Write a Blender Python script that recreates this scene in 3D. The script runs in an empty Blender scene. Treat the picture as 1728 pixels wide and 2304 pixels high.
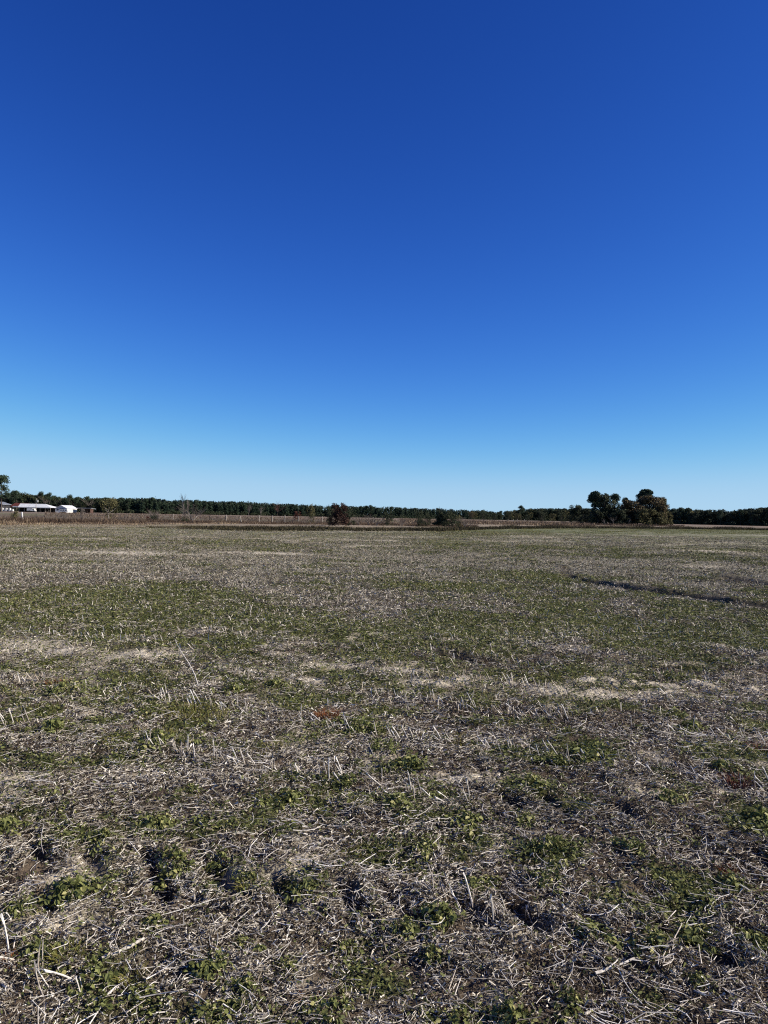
import bpy, math, random
import numpy as np
from mathutils import Matrix, Vector

# ------------------------------------------------------------------ camera, sky, sun, exposure
S = bpy.context.scene
COL = S.collection
F = 1676.0                       # focal length in photo pixels (1728 x 2304)
EYE = 1.6
PITCH, ROLL = math.radians(90.29), math.radians(1.163)
cam = bpy.data.cameras.new('camera')
cam_o = bpy.data.objects.new('camera', cam)
COL.objects.link(cam_o)
S.camera = cam_o
cam.sensor_fit = 'VERTICAL'
cam.sensor_height = 24.0
cam.lens = 24.0 * F / 2304.0
cam.clip_start, cam.clip_end = 0.05, 12000.0
CM = Matrix.Rotation(PITCH, 4, 'X') @ Matrix.Rotation(ROLL, 4, 'Z')
cam_o.matrix_world = Matrix.Translation((0, 0, EYE)) @ CM

SUN_AZ, SUN_EL = math.radians(97), math.radians(31)   # azimuth clockwise from the view direction (+Y)
world = bpy.data.worlds.new('World')
S.world = world
world.use_nodes = True
nt = world.node_tree
bg = nt.nodes['Background']
sky = nt.nodes.new('ShaderNodeTexSky')
sky.sky_type = 'NISHITA'
sky.sun_disc = False
sky.sun_elevation = SUN_EL
sky.sun_rotation = SUN_AZ
sky.altitude = 0
sky.air_density, sky.dust_density, sky.ozone_density = 0.5, 0.0, 10.0
bg.inputs['Strength'].default_value = 0.1
sep = nt.nodes.new('ShaderNodeSeparateColor')
com = nt.nodes.new('ShaderNodeCombineColor')
nt.links.new(sky.outputs[0], sep.inputs[0])
# deep winter blue as the phone recorded it: per channel a power curve with a soft shoulder, over the whole sky
EXPO = 0.55
for i, (g, k, cap) in enumerate(((1.88, 14.0, .43), (1.5, 4.25, .68), (1.2, 2.75, .89))):
    def mth(op, v0, v1=None):
        q = nt.nodes.new('ShaderNodeMath'); q.operation = op
        for j, v in enumerate((v0, v1)):
            if v is None: continue
            if isinstance(v, (int, float)): q.inputs[j].default_value = v
            else: nt.links.new(v, q.inputs[j])
        return q.outputs[0]
    v = mth('MULTIPLY', mth('POWER', mth('MULTIPLY', sep.outputs[i], .1), g), k)
    d_ = mth('POWER', mth('ADD', mth('POWER', mth('DIVIDE', v, cap), 3.0), 1.0), 1 / 3)
    o_ = mth('MULTIPLY', mth('DIVIDE', v, d_), 10.0 / 2 ** EXPO)
    nt.links.new(o_, com.inputs[i])
nt.links.new(com.outputs[0], bg.inputs['Color'])

sun = bpy.data.lights.new('sun', 'SUN')
sun.energy = 4.9
sun.angle = math.radians(0.53)
sun.color = (1.0, 0.92, 0.80)
sun_o = bpy.data.objects.new('sun', sun)
COL.objects.link(sun_o)
sd = Vector((math.sin(SUN_AZ) * math.cos(SUN_EL), math.cos(SUN_AZ) * math.cos(SUN_EL), math.sin(SUN_EL)))
sun_o.rotation_euler = sd.to_track_quat('Z', 'Y').to_euler()
sun_o.location = (60, 10, 60)
vs = S.view_settings
vs.view_transform = 'Standard'
vs.look = 'None'
vs.exposure = EXPO
vs.gamma = 1.0
vs.use_curve_mapping = False
S.cycles.use_denoising = False          # the litter is finer than a denoiser can keep
S.cycles.pixel_filter_type = 'BLACKMAN_HARRIS'
S.cycles.filter_width = 1.15

# ------------------------------------------------------------------ helpers
RNG = np.random.default_rng(7)
random.seed(7)
C3 = np.array(CM.to_3x3())


def ray(px, py):
    return C3 @ np.array([(px - 864) / F, -(py - 1152) / F, -1.0])


def ground_at(px, py):
    r = ray(px, py)
    t = -EYE / r[2]
    return r[0] * t, r[1] * t


def at(px, py, d):
    r = ray(px, py)
    t = d / r[1]
    return np.array([r[0] * t, d, EYE + r[2] * t])


def hor(px):
    return 1160.5 + 0.0203 * (px - 864)


def _h(ix, iy, seed):
    n = (ix.astype(np.int64) * 374761393 + iy.astype(np.int64) * 668265263 + seed * 1442695041) & 0xffffffff
    n = ((n ^ (n >> 13)) * 1274126177) & 0xffffffff
    n = n ^ (n >> 16)
    return (n & 0xffffff) / float(0xffffff)


def vn(x, y, seed=0):
    ix, iy = np.floor(x), np.floor(y)
    fx, fy = x - ix, y - iy
    fx = fx * fx * fx * (fx * (fx * 6 - 15) + 10)
    fy = fy * fy * fy * (fy * (fy * 6 - 15) + 10)
    a, b = _h(ix, iy, seed), _h(ix + 1, iy, seed)
    c, d = _h(ix, iy + 1, seed), _h(ix + 1, iy + 1, seed)
    return (a + (b - a) * fx) * (1 - fy) + (c + (d - c) * fx) * fy


def fbm(x, y, sc, seed=0, oct=3):
    t, a, s = 0, 1, 0
    ca, sa = math.cos(.7), math.sin(.7)
    for o in range(oct):
        t = t + a * vn(x * sc + 17.3 * o, y * sc - 9.1 * o, seed + o)
        s += a
        a *= .5
        x, y = ca * x - sa * y, sa * x + ca * y
        sc *= 2.1
    return t / s


def sm(a, b, x):
    t = np.clip((x - a) / (b - a), 0, 1)
    return t * t * (3 - 2 * t)


def seg_dist(x, y, ax, ay, bx, by):
    dx, dy = bx - ax, by - ay
    L = dx * dx + dy * dy
    t = np.clip(((x - ax) * dx + (y - ay) * dy) / L, 0, 1)
    return np.hypot(x - ax - t * dx, y - ay - t * dy)


def poly_dist(x, y, pts):
    d = None
    for (a, b), (c, e) in zip(pts[:-1], pts[1:]):
        q = seg_dist(x, y, a, b, c, e)
        d = q if d is None else np.minimum(d, q)
    return d


RUT1 = [ground_at(*p) for p in ((1270, 1278), (1278, 1294), (1330, 1311), (1400, 1322), (1480, 1332), (1560, 1343), (1640, 1354), (1728, 1368), (1860, 1390))]
RUT2 = [ground_at(*p) for p in ((1645, 1303), (1690, 1308), (1760, 1318), (1860, 1330))]
RUT3 = [ground_at(*p) for p in ((980, 1462), (1010, 1474), (1060, 1490))]
LUGS = []
for (a, b) in (((335, 1925), (375, 2025)), ((478, 1950), (520, 2015)), ((612, 1975), (655, 2045)), ((752, 1985), (790, 2040)),
               ((860, 2000), (925, 2070)), ((1030, 2030), (1085, 2085)), ((1150, 2035), (1215, 2095)), ((1325, 2080), (1445, 2190)),
               ((1500, 2105), (1640, 2180)), ((1675, 2110), (1760, 2170)), ((195, 1905), (235, 1985)), ((60, 1890), (100, 1960)),
               ((1220, 1800), (1290, 1850)), ((1130, 1795), (1170, 1830)), ((1640, 1890), (1728, 1950)), ((1390, 1835), (1440, 1870)), ((90, 2010), (110, 2060))):
    LUGS.append((ground_at(*a), ground_at(*b)))
CLODS = [ground_at(px, py) + (s,) for px, py, s in
         ((1325, 1536, .13), (1373, 1538, .12), (1422, 1541, .10), (1467, 1541, .10), (1505, 1546, .11), (1560, 1540, .12), (1600, 1548, .10),
          (1250, 1555, .12), (1205, 1552, .10), (1150, 1540, .1), (990, 1545, .12), (945, 1535, .1), (1040, 1530, .11), (1690, 1552, .1),
          (530, 1860, .10), (510, 1890, .09), (440, 1855, .1), (835, 1830, .10), (760, 1875, .10), (810, 1845, .08), (660, 1850, .07),
          (310, 2005, .10), (590, 2040, .07), (740, 1970, .09), (950, 2015, .08), (85, 1935, .10), (1500, 1965, .09), (1225, 1930, .1), (1400, 1990, .07))]
SANDS = [ground_at(px, py) + (rx, ry) for px, py, rx, ry in
         ((40, 1450, 1.0, .55), (150, 1465, .7, .4), (340, 1472, .75, .35), (-120, 1460, 1.2, .6), (250, 1480, .5, .22), (40, 1755, .28, .2), (15, 1795, .2, .15), (1040, 1755, .28, .16),
          (1380, 1565, .5, .22), (1230, 1550, .35, .22), (980, 1535, .5, .28), (1480, 1560, .45, .16), (910, 1510, .5, .25),
          (740, 1500, .4, .2), (1590, 1275, 1.3, 1.2), (600, 1245, 2.4, 1.2), (300, 1245, 3.0, 1.5), (1590, 1240, 2.2, 2.0), (700, 1530, .3, .15))]
GREENS = [ground_at(px, py) + (rx, ry) for px, py, rx, ry in
          ((440, 1605, .42, .32), (330, 1670, .45, .25), (130, 1650, .3, .2), (500, 1680, .25, .12), (620, 1555, .35, .25), (150, 1565, .35, .25),
           (1180, 1775, .28, .2), (1150, 1700, .35, .2), (1330, 1700, .35, .2), (1280, 1720, .3, .14), (930, 1725, .22, .15), (640, 1810, .25, .15),
           (330, 1860, .22, .15), (1080, 1895, .18, .15), (830, 1640, .3, .2), (1230, 1300, 2.3, 2.2), (1030, 1320, 2.6, 1.6), (60, 1350, 2, 1.6),
           (300, 1340, 3, 2), (1000, 1420, 2.4, 1.2), (560, 1390, 2, 1.3), (1500, 1420, 2.6, 1.0), (1700, 1860, .3, .25), (1640, 1700, .4, .25))]


def blob(x, y, L, seed):
    w = 0.45 * (fbm(x, y, 2.2, seed, 3) - .5)
    t = np.zeros_like(x)
    for cx, cy, rx, ry in L:
        q = ((x - cx) / rx) ** 2 + ((y - cy) / ry) ** 2
        near = q < 4
        if near.any():
            v = sm(1.25, .35, np.sqrt(q[near]) + 1.5 * w[near])
            t[near] = np.maximum(t[near], v)
    return t


def sand_mask(x, y):
    s = blob(x, y, SANDS + [(a_, b_, c_ * 1.3, c_ * 1.1) for a_, b_, c_ in CLODS if b_ > 5.5], 31) * .9
    band = np.exp(-((y - (7.4 + .25 * x * .2)) / .8) ** 2) * .5
    s = np.maximum(s, band * sm(.52, .66, fbm(x, y, 3.0, 41, 3)))
    s = np.maximum(s, .6 * sm(.66, .76, fbm(x, y, 3.1, 47, 3)) * sm(14, 9, y))
    s = np.maximum(s, .55 * sm(.6, .72, fbm(x, y, .25, 49, 4)) * sm(22, 34, y))
    return np.clip(s, 0, 1)


def green_mask(x, y):
    r = np.maximum(y, .1) * (1 + .9 * (fbm(x, y, .13, 19, 4) - .5) * sm(6, 14, y))
    bias = np.interp(r, [2, 3.2, 4.6, 6, 8, 9.5, 12, 17, 23, 30, 45, 70, 100], [.10, .11, .15, .19, .18, .26, .24, .16, .12, .15, .20, .26, .29])
    n = np.where(r < 7, fbm(x, y, 3.4, 5, 4), .60 * fbm(x, y, .9, 9, 4) + .40 * fbm(x, y, 4.2, 12, 3))
    n2 = fbm(x, y, .24, 15, 4)
    g = sm(.58, .80, n + bias * .9 + .40 * (n2 - .5))
    g = np.maximum(g, blob(x, y, GREENS, 33))
    return g * (1 - .85 * sand_mask(x, y))


def rut_mask(x, y):
    t = np.zeros_like(x)
    for P, w in ((RUT1, .26), (RUT2, .42), (RUT3, .12)):
        t = np.maximum(t, np.exp(-((poly_dist(x, y, [(a_, b_ + w * .5) for a_, b_ in P]) + .24 * (fbm(x, y, 2.6, 81, 4) - .5)) / w) ** 2))
    m = y < 5
    q = t[m]
    for a, b in LUGS:
        q = np.maximum(q, np.exp(-(seg_dist(x[m], y[m], a[0], a[1], b[0], b[1]) / .03) ** 2))
    t[m] = q
    return t


def clump_noise(x, y):
    return fbm(x, y, 9.0, 61, 3)


def hgt(x, y):
    r = np.hypot(x, y)
    z = .05 * (fbm(x, y, .5, 71, 2) - .5) * sm(400, 60, r)
    nr = sm(26, 10, r)
    z = z + nr * (.05 * (fbm(x, y, 2.6, 73, 3) - .5) + .035 * (fbm(x, y, 9, 75, 3) - .5) + .02 * (fbm(x, y, 26, 77, 2) - .5) * sm(12, 7, r))
    z = z + sm(20, 60, r) * sm(300, 100, r) * .10 * (fbm(x, y, .8, 79, 3) - .5)
    for P, dep, w in ((RUT1, .115, .21), (RUT2, .13, .34), (RUT3, .03, .12)):
        m = np.abs(x - P[len(P) // 2][0]) < 12
        if m.any():
            wob = .24 * (fbm(x[m], y[m], 2.6, 81, 4) - .5)
            d = poly_dist(x[m], y[m], P) + wob
            far = [(a_ + .1, b_ + 2.1 * w) for a_, b_ in P]
            d2 = poly_dist(x[m], y[m], far) + wob
            dp = dep * (.55 + 1.0 * fbm(x[m], y[m], 1.9, 87, 3))
            z[m] += -dp * np.exp(-(d / w) ** 2) + .8 * dp * np.exp(-(d2 / (1.1 * w)) ** 2)      # spoil thrown to the far side
    near = (r < 6)
    if near.any():
        xn, yn = x[near], y[near]
        q = np.zeros_like(xn)
        for a, b in LUGS:
            d = seg_dist(xn, yn, a[0], a[1], b[0], b[1]) + .07 * (fbm(xn, yn, 12, 83, 2) - .5)
            q += -(.012 + .045 * vn(np.array([a[0] * 9.]), np.array([a[1] * 9.]), 3)[0]) * np.exp(-(d / .030) ** 2) + .016 * np.exp(-((d - .085) / .04) ** 2)
        z[near] += q
    for cx, cy, s in CLODS:
        d2 = ((x - cx) ** 2 + (y - cy) ** 2) / (s * s)
        m = d2 < 6
        z[m] += (.40 if cy > 5.5 else .14) * s * np.exp(-d2[m] * 1.6) * (.7 + .6 * vn(x[m] * 30, y[m] * 30, 85))
    return z


def hz(x, y):
    return float(hgt(np.array([float(x)]), np.array([float(y)]))[0])


def mesh(name, V, Fc, attrs=None, smooth=False, mi=None):
    """V (n,3), Fc (m,k) int array with k = 3 or 4."""
    me = bpy.data.meshes.new(name)
    V = np.ascontiguousarray(V, dtype=np.float32)
    Fc = np.ascontiguousarray(Fc, dtype=np.int32)
    m, k = Fc.shape
    me.vertices.add(len(V)); me.vertices.foreach_set('co', V.ravel())
    me.loops.add(m * k); me.loops.foreach_set('vertex_index', Fc.ravel())
    me.polygons.add(m)
    me.polygons.foreach_set('loop_start', np.arange(0, m * k, k, dtype=np.int32))
    me.polygons.foreach_set('loop_total', np.full(m, k, dtype=np.int32))
    if mi is not None:
        me.polygons.foreach_set('material_index', np.asarray(mi, dtype=np.int32))
    me.update(calc_edges=True)
    me.polygons.foreach_set('use_smooth', np.full(m, bool(smooth)))
    for n, a in (attrs or {}).items():
        a = np.asarray(a, dtype=np.float32)
        if a.ndim == 1:
            at_ = me.attributes.new(n, 'FLOAT', 'POINT'); at_.data.foreach_set('value', a)
        else:
            at_ = me.attributes.new(n, 'FLOAT_COLOR', 'POINT')
            at_.data.foreach_set('color', np.hstack([a, np.ones((len(a), 1), np.float32)]).ravel())
    return me


def obj(name, me, mats=None, parent=None, **props):
    if mats is not None and not len(me.materials):
        for m in (mats if isinstance(mats, (list, tuple)) else [mats]):
            me.materials.append(m)
    o = bpy.data.objects.new(name, me)
    COL.objects.link(o)
    if parent is not None:
        o.parent = parent
    for k, v in props.items():
        o[k] = v
    return o


def empty(name, loc, label, cat, group=None, rz=0, sc=1):
    o = bpy.data.objects.new(name, None)
    COL.objects.link(o)
    o.location = loc
    o.rotation_euler = (0, 0, rz)
    o.scale = (sc, sc, sc) if not isinstance(sc, (tuple, list)) else sc
    o['label'] = label; o['category'] = cat
    if group: o['group'] = group
    o.empty_display_size = .1
    return o


def rvec(n, rng=RNG):
    v = rng.normal(size=(n, 3))
    return v / np.linalg.norm(v, axis=1, keepdims=True)


def cards(Cn, D, U, L, W, bend=.0, rng=RNG):
    """quads centred at Cn along D (length L) and U (width W), slightly folded"""
    n = len(Cn)
    L = np.broadcast_to(L, (n,))[:, None]; W = np.broadcast_to(W, (n,))[:, None]
    N = np.cross(D, U)
    b = N * (bend * L * rng.uniform(-1, 1, (n, 1)))
    V = np.empty((n, 4, 3))
    V[:, 0] = Cn - D * L / 2 - U * W / 2 * .7
    V[:, 1] = Cn + D * L / 2 - U * W / 2 * .4 + b
    V[:, 2] = Cn + D * L / 2 + U * W / 2 * .5
    V[:, 3] = Cn - D * L / 2 + U * W / 2 + b
    return V.reshape(-1, 3), np.arange(4 * n).reshape(-1, 4)


def ortho(D, rng=RNG):
    U = np.cross(D, rvec(len(D), rng))
    return U / (np.linalg.norm(U, axis=1, keepdims=True) + 1e-9)


def tubes(P, R, sides=3):
    """P (n, s, 3) polylines, R (n, s) radii -> verts, quads"""
    n, s, _ = P.shape
    D = np.empty_like(P)
    D[:, 1:-1] = P[:, 2:] - P[:, :-2]
    D[:, 0] = P[:, 1] - P[:, 0]; D[:, -1] = P[:, -1] - P[:, -2]
    D /= np.linalg.norm(D, axis=2, keepdims=True) + 1e-9
    ref = np.where(np.abs(D[:, :1, 2:3]) > .8, np.array([[[1., 0, 0]]]), np.array([[[0, 0, 1.]]]))
    A = np.cross(D, np.broadcast_to(ref, D.shape)); A /= np.linalg.norm(A, axis=2, keepdims=True) + 1e-9
    B = np.cross(D, A)
    th = np.arange(sides) * 2 * math.pi / sides
    V = P[:, :, None] + R[:, :, None, None] * (A[:, :, None] * np.cos(th)[None, None, :, None] + B[:, :, None] * np.sin(th)[None, None, :, None])
    idx = np.arange(n * s * sides).reshape(n, s, sides)
    a = idx[:, :-1]; b = idx[:, 1:]
    Q = np.stack([a, np.roll(a, -1, 2), np.roll(b, -1, 2), b], -1).reshape(-1, 4)
    return V.reshape(-1, 3), Q


def join(parts):
    Vs, Fs, o = [], [], 0
    for v, f in parts:
        Vs.append(v); Fs.append(f + o); o += len(v)
    return np.vstack(Vs), np.vstack(Fs)


# ------------------------------------------------------------------ materials
def newmat(name, rough=.9, spec=.15):
    m = bpy.data.materials.new(name); m.use_nodes = True
    b = m.node_tree.nodes['Principled BSDF']
    b.inputs['Roughness'].default_value = rough
    b.inputs['Specular IOR Level'].default_value = spec
    return m, m.node_tree, b


def ramp(nt, stops):
    r = nt.nodes.new('ShaderNodeValToRGB')
    e = r.color_ramp.elements
    while len(e) > 1: e.remove(e[-1])
    e[0].position = stops[0][0]; e[0].color = (*stops[0][1], 1)
    for p, c in stops[1:]:
        q = e.new(p); q.color = (*c, 1)
    return r


def tint_mat(name, stops, rough=.85, spec=.15, transl=0.0, noise=None):
    """colour from the per-piece attribute 'tint' (each straw, leaf or blade has its own)"""
    m, nt, b = newmat(name, rough, spec)
    a = nt.nodes.new('ShaderNodeAttribute'); a.attribute_name = 'tint'
    r = ramp(nt, stops)
    nt.links.new(a.outputs['Fac'], r.inputs[0])
    src = r.outputs[0]
    if noise:
        tc = nt.nodes.new('ShaderNodeTexCoord')
        n = nt.nodes.new('ShaderNodeTexNoise'); n.inputs['Scale'].default_value = noise; n.inputs['Detail'].default_value = 4
        nt.links.new(tc.outputs['Object'], n.inputs['Vector'])
        mr = nt.nodes.new('ShaderNodeMapRange'); mr.inputs['From Min'].default_value = .3; mr.inputs['From Max'].default_value = .7
        mr.inputs['To Min'].default_value = .6; mr.inputs['To Max'].default_value = 1.35
        nt.links.new(n.outputs['Fac'], mr.inputs[0])
        mx = nt.nodes.new('ShaderNodeVectorMath'); mx.operation = 'SCALE'
        nt.links.new(src, mx.inputs[0]); nt.links.new(mr.outputs[0], mx.inputs['Scale'])
        src = mx.outputs[0]
    nt.links.new(src, b.inputs['Base Color'])
    if transl:
        t = nt.nodes.new('ShaderNodeBsdfTranslucent'); nt.links.new(src, t.inputs[0])
        mix = nt.nodes.new('ShaderNodeMixShader'); mix.inputs[0].default_value = transl
        out = nt.nodes['Material Output']
        nt.links.new(b.outputs[0], mix.inputs[1]); nt.links.new(t.outputs[0], mix.inputs[2])
        nt.links.new(mix.outputs[0], out.inputs['Surface'])
    return m


def noise_mat(name, c1, c2, scale=6, rough=.9, spec=.15, bump=0, stretch=None, detail=5):
    m, nt, b = newmat(name, rough, spec)
    tc = nt.nodes.new('ShaderNodeTexCoord')
    n = nt.nodes.new('ShaderNodeTexNoise'); n.inputs['Scale'].default_value = scale; n.inputs['Detail'].default_value = detail
    src = tc.outputs['Object']
    if stretch:
        mp = nt.nodes.new('ShaderNodeMapping'); mp.inputs['Scale'].default_value = stretch
        nt.links.new(src, mp.inputs[0]); src = mp.outputs[0]
    nt.links.new(src, n.inputs['Vector'])
    r = ramp(nt, ((.32, c1), (.68, c2)))
    nt.links.new(n.outputs['Fac'], r.inputs[0])
    nt.links.new(r.outputs[0], b.inputs['Base Color'])
    if bump:
        bp = nt.nodes.new('ShaderNodeBump'); bp.inputs['Strength'].default_value = bump; bp.inputs['Distance'].default_value = .02
        nt.links.new(n.outputs['Fac'], bp.inputs['Height']); nt.links.new(bp.outputs[0], b.inputs['Normal'])
    return m


M_LITTER = tint_mat('crop_litter', ((0, (.030, .022, .015)), (.3, (.085, .066, .048)), (.55, (.21, .18, .130)), (.8, (.45, .40, .32)), (1, (.72, .67, .58))), rough=.9, spec=.06, noise=60)
M_STRAW = tint_mat('dry_stalk', ((0, (.12, .085, .055)), (.4, (.34, .285, .22)), (.75, (.60, .545, .47)), (1, (.80, .76, .69))), rough=.8, spec=.1, noise=90)
M_LEAF = tint_mat('green_leaf', ((0, (.038, .044, .014)), (.5, (.115, .130, .038)), (.85, (.22, .23, .075)), (1, (.38, .35, .14))), rough=.6, spec=.2, transl=.2)
M_BLADE = tint_mat('grass_blade', ((0, (.050, .048, .014)), (.45, (.150, .140, .034)), (.8, (.27, .24, .075)), (1, (.42, .37, .20))), rough=.8, spec=.1, transl=.15)
M_RUST = tint_mat('rusty_grass', ((0, (.07, .022, .012)), (.5, (.20, .062, .022)), (1, (.38, .17, .06))), rough=.8, transl=.15)
M_MAROON = tint_mat('maroon_weed', ((0, (.05, .018, .014)), (.6, (.13, .045, .032)), (1, (.26, .14, .08))), rough=.8)
M_SEDGE = tint_mat('dead_tall_grass', ((0, (.040, .027, .019)), (.4, (.095, .064, .044)), (.75, (.19, .135, .09)), (1, (.40, .31, .20))), rough=.85, transl=.1)
M_DITCH = tint_mat('dark_ditch_weed', ((0, (.020, .017, .010)), (.5, (.050, .042, .022)), (.85, (.10, .085, .045)), (1, (.2, .16, .09))), rough=.9)
M_PINE = tint_mat('pine_needles', ((0, (.012, .022, .014)), (.5, (.030, .052, .030)), (1, (.068, .092, .050))), rough=.8, spec=.2)
M_OAKG = tint_mat('evergreen_leaf', ((0, (.013, .019, .010)), (.5, (.034, .044, .022)), (1, (.072, .080, .038))), rough=.75, spec=.2)
M_OAKB = tint_mat('brown_oak_leaf', ((0, (.034, .028, .015)), (.5, (.090, .070, .038)), (1, (.17, .135, .070))), rough=.8)
M_OLIVE = tint_mat('olive_leaf', ((0, (.036, .036, .016)), (.5, (.095, .088, .038)), (1, (.18, .165, .075))), rough=.8)
M_RED = tint_mat('dark_red_leaf', ((0, (.018, .013, .010)), (.5, (.048, .024, .019)), (1, (.085, .050, .035))), rough=.8)
M_TWIG = tint_mat('bare_twig', ((0, (.05, .042, .036)), (.5, (.13, .108, .092)), (1, (.25, .21, .18))), rough=.9)
M_BARK = noise_mat('bark', (.045, .034, .028), (.11, .088, .072), 3, stretch=(4, 4, .6))
M_PALEBARK = noise_mat('pale_bark', (.16, .14, .12), (.34, .30, .26), 4, stretch=(4, 4, .8))
M_POSTPALE = noise_mat('weathered_pale_wood', (.20, .175, .145), (.38, .34, .29), 8, stretch=(6, 6, .7))
M_POSTDARK = noise_mat('creosoted_wood', (.030, .024, .020), (.085, .068, .055), 8, stretch=(6, 6, .7))
M_POSTWHITE = noise_mat('white_painted_post', (.55, .54, .52), (.78, .77, .75), 5)
M_WIRE = noise_mat('rusty_wire', (.10, .08, .07), (.2, .17, .15), 20, rough=.6)
M_WHITEROOF = noise_mat('white_metal_roof', (.52, .53, .53), (.74, .74, .73), 1.2, rough=.45, spec=.4)
M_WHITEWALL = noise_mat('white_siding', (.46, .46, .43), (.66, .66, .63), .8, rough=.7)
M_GREYROOF = noise_mat('grey_metal_roof', (.14, .15, .16), (.24, .25, .27), 1, rough=.5)
M_REDROOF = noise_mat('rusty_roof', (.075, .022, .018), (.13, .04, .03), .8)
M_DARKWALL = noise_mat('dark_weathered_wall', (.020, .020, .024), (.05, .048, .05), .9)
M_BROWNWALL = noise_mat('brown_board_wall', (.06, .035, .028), (.12, .07, .055), 1.2)
M_OPENING_SHADE = noise_mat('painted_opening_shade', (.012, .012, .014), (.03, .03, .032), 1)  # near-black colour painted for the shade inside the white barn's opening
M_GLASS, _, _b = newmat('window_glass', .15, .5); _b.inputs['Base Color'].default_value = (.03, .035, .04, 1)
M_TYRE = noise_mat('tyre_rubber', (.015, .015, .015), (.03, .03, .03), 10)
M_METAL = noise_mat('galvanised_metal', (.35, .36, .37), (.5, .5, .5), 3, rough=.45, spec=.5)


# ground material: macro colour from the vertex field, grain and crumbs from noise
def ground_material():
    m, nt, b = newmat('field_soil', .95, .1)
    a = nt.nodes.new('ShaderNodeAttribute'); a.attribute_name = 'soil'
    ge = nt.nodes.new('ShaderNodeNewGeometry')
    sc = nt.nodes.new('ShaderNodeVectorMath'); sc.operation = 'MULTIPLY'
    prev = a.outputs['Color']
    hs = []
    for s, lo, hi, det in ((70, .62, 1.40, 4), (9, .72, 1.3, 4), (1.1, .82, 1.2, 6)):
        n = nt.nodes.new('ShaderNodeTexNoise'); n.inputs['Scale'].default_value = s; n.inputs['Detail'].default_value = det; n.inputs['Roughness'].default_value = .65
        nt.links.new(ge.outputs['Position'], n.inputs['Vector'])
        mr = nt.nodes.new('ShaderNodeMapRange'); mr.inputs['From Min'].default_value = .33; mr.inputs['From Max'].default_value = .67
        mr.inputs['To Min'].default_value = lo; mr.inputs['To Max'].default_value = hi
        nt.links.new(n.outputs['Fac'], mr.inputs[0])
        v = nt.nodes.new('ShaderNodeVectorMath'); v.operation = 'SCALE'
        nt.links.new(prev, v.inputs[0]); nt.links.new(mr.outputs[0], v.inputs['Scale'])
        prev = v.outputs[0]; hs.append(n)
    nt.links.new(prev, b.inputs['Base Color'])
    bp = nt.nodes.new('ShaderNodeBump'); bp.inputs['Strength'].default_value = .8; bp.inputs['Distance'].default_value = .012
    nt.links.new(hs[0].outputs['Fac'], bp.inputs['Height'])
    b2 = nt.nodes.new('ShaderNodeBump'); b2.inputs['Strength'].default_value = .9; b2.inputs['Distance'].default_value = .07
    nt.links.new(hs[1].outputs['Fac'], b2.inputs['Height'])
    nt.links.new(bp.outputs[0], b2.inputs['Normal'])
    nt.links.new(b2.outputs[0], b.inputs['Normal'])
    return m


# ------------------------------------------------------------------ ground sheet
def axis(start, end, f):
    out = [start]
    while out[-1] < end:
        out.append(out[-1] + f(out[-1]))
    return np.array(out)


ys_f = axis(1.2, 6000, lambda v: max(.032, .0062 * v) if v < 400 else .05 * v)
ys_b = -axis(0.6, 3000, lambda v: .25 * v + .3)[::-1]
ys = np.concatenate([ys_b, axis(-.5, 1.15, lambda v: .12), ys_f])
xh = axis(0.018, 5000, lambda v: .036 if v < 4.5 else (.036 + .012 * (v - 4.5) if v < 140 else .08 * v))
xs = np.concatenate([-xh[::-1], xh])
GX, GY = np.meshgrid(xs, ys)
gx, gy = GX.ravel(), GY.ravel()


# bands beyond the field, given as photo pixels at ground level
def line_d(pairs):
    """px -> distance of a line on the ground, as a function of x/y bearing"""
    P = [ground_at(a, b) for a, b in pairs]
    br = np.array([p[0] / p[1] for p in P]); ds = np.array([p[1] for p in P])
    return br, ds


EDGE = line_d(((-300, 1180), (0, 1185), (300, 1186), (450, 1191), (600, 1194), (1000, 1195), (1150, 1190), (1300, 1189), (1500, 1190), (1728, 1193), (2000, 1197)))
WEED = line_d(((-300, 1178), (0, 1183.5), (300, 1184), (450, 1187), (600, 1188), (1000, 1190), (1150, 1186.5), (1300, 1186), (1500, 1187), (1728, 1190.5), (2000, 1195)))
PATH = line_d(((-300, 1174), (0, 1179.5), (300, 1179.5), (600, 1178.5), (750, 1177), (900, 1178), (1000, 1178), (1150, 1180), (1300, 1182), (1500, 1184.5), (1728, 1188), (2000, 1193)))


def lerp_line(L, x, y):
    return np.interp(x / np.maximum(y, 1), L[0], L[1])


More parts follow.
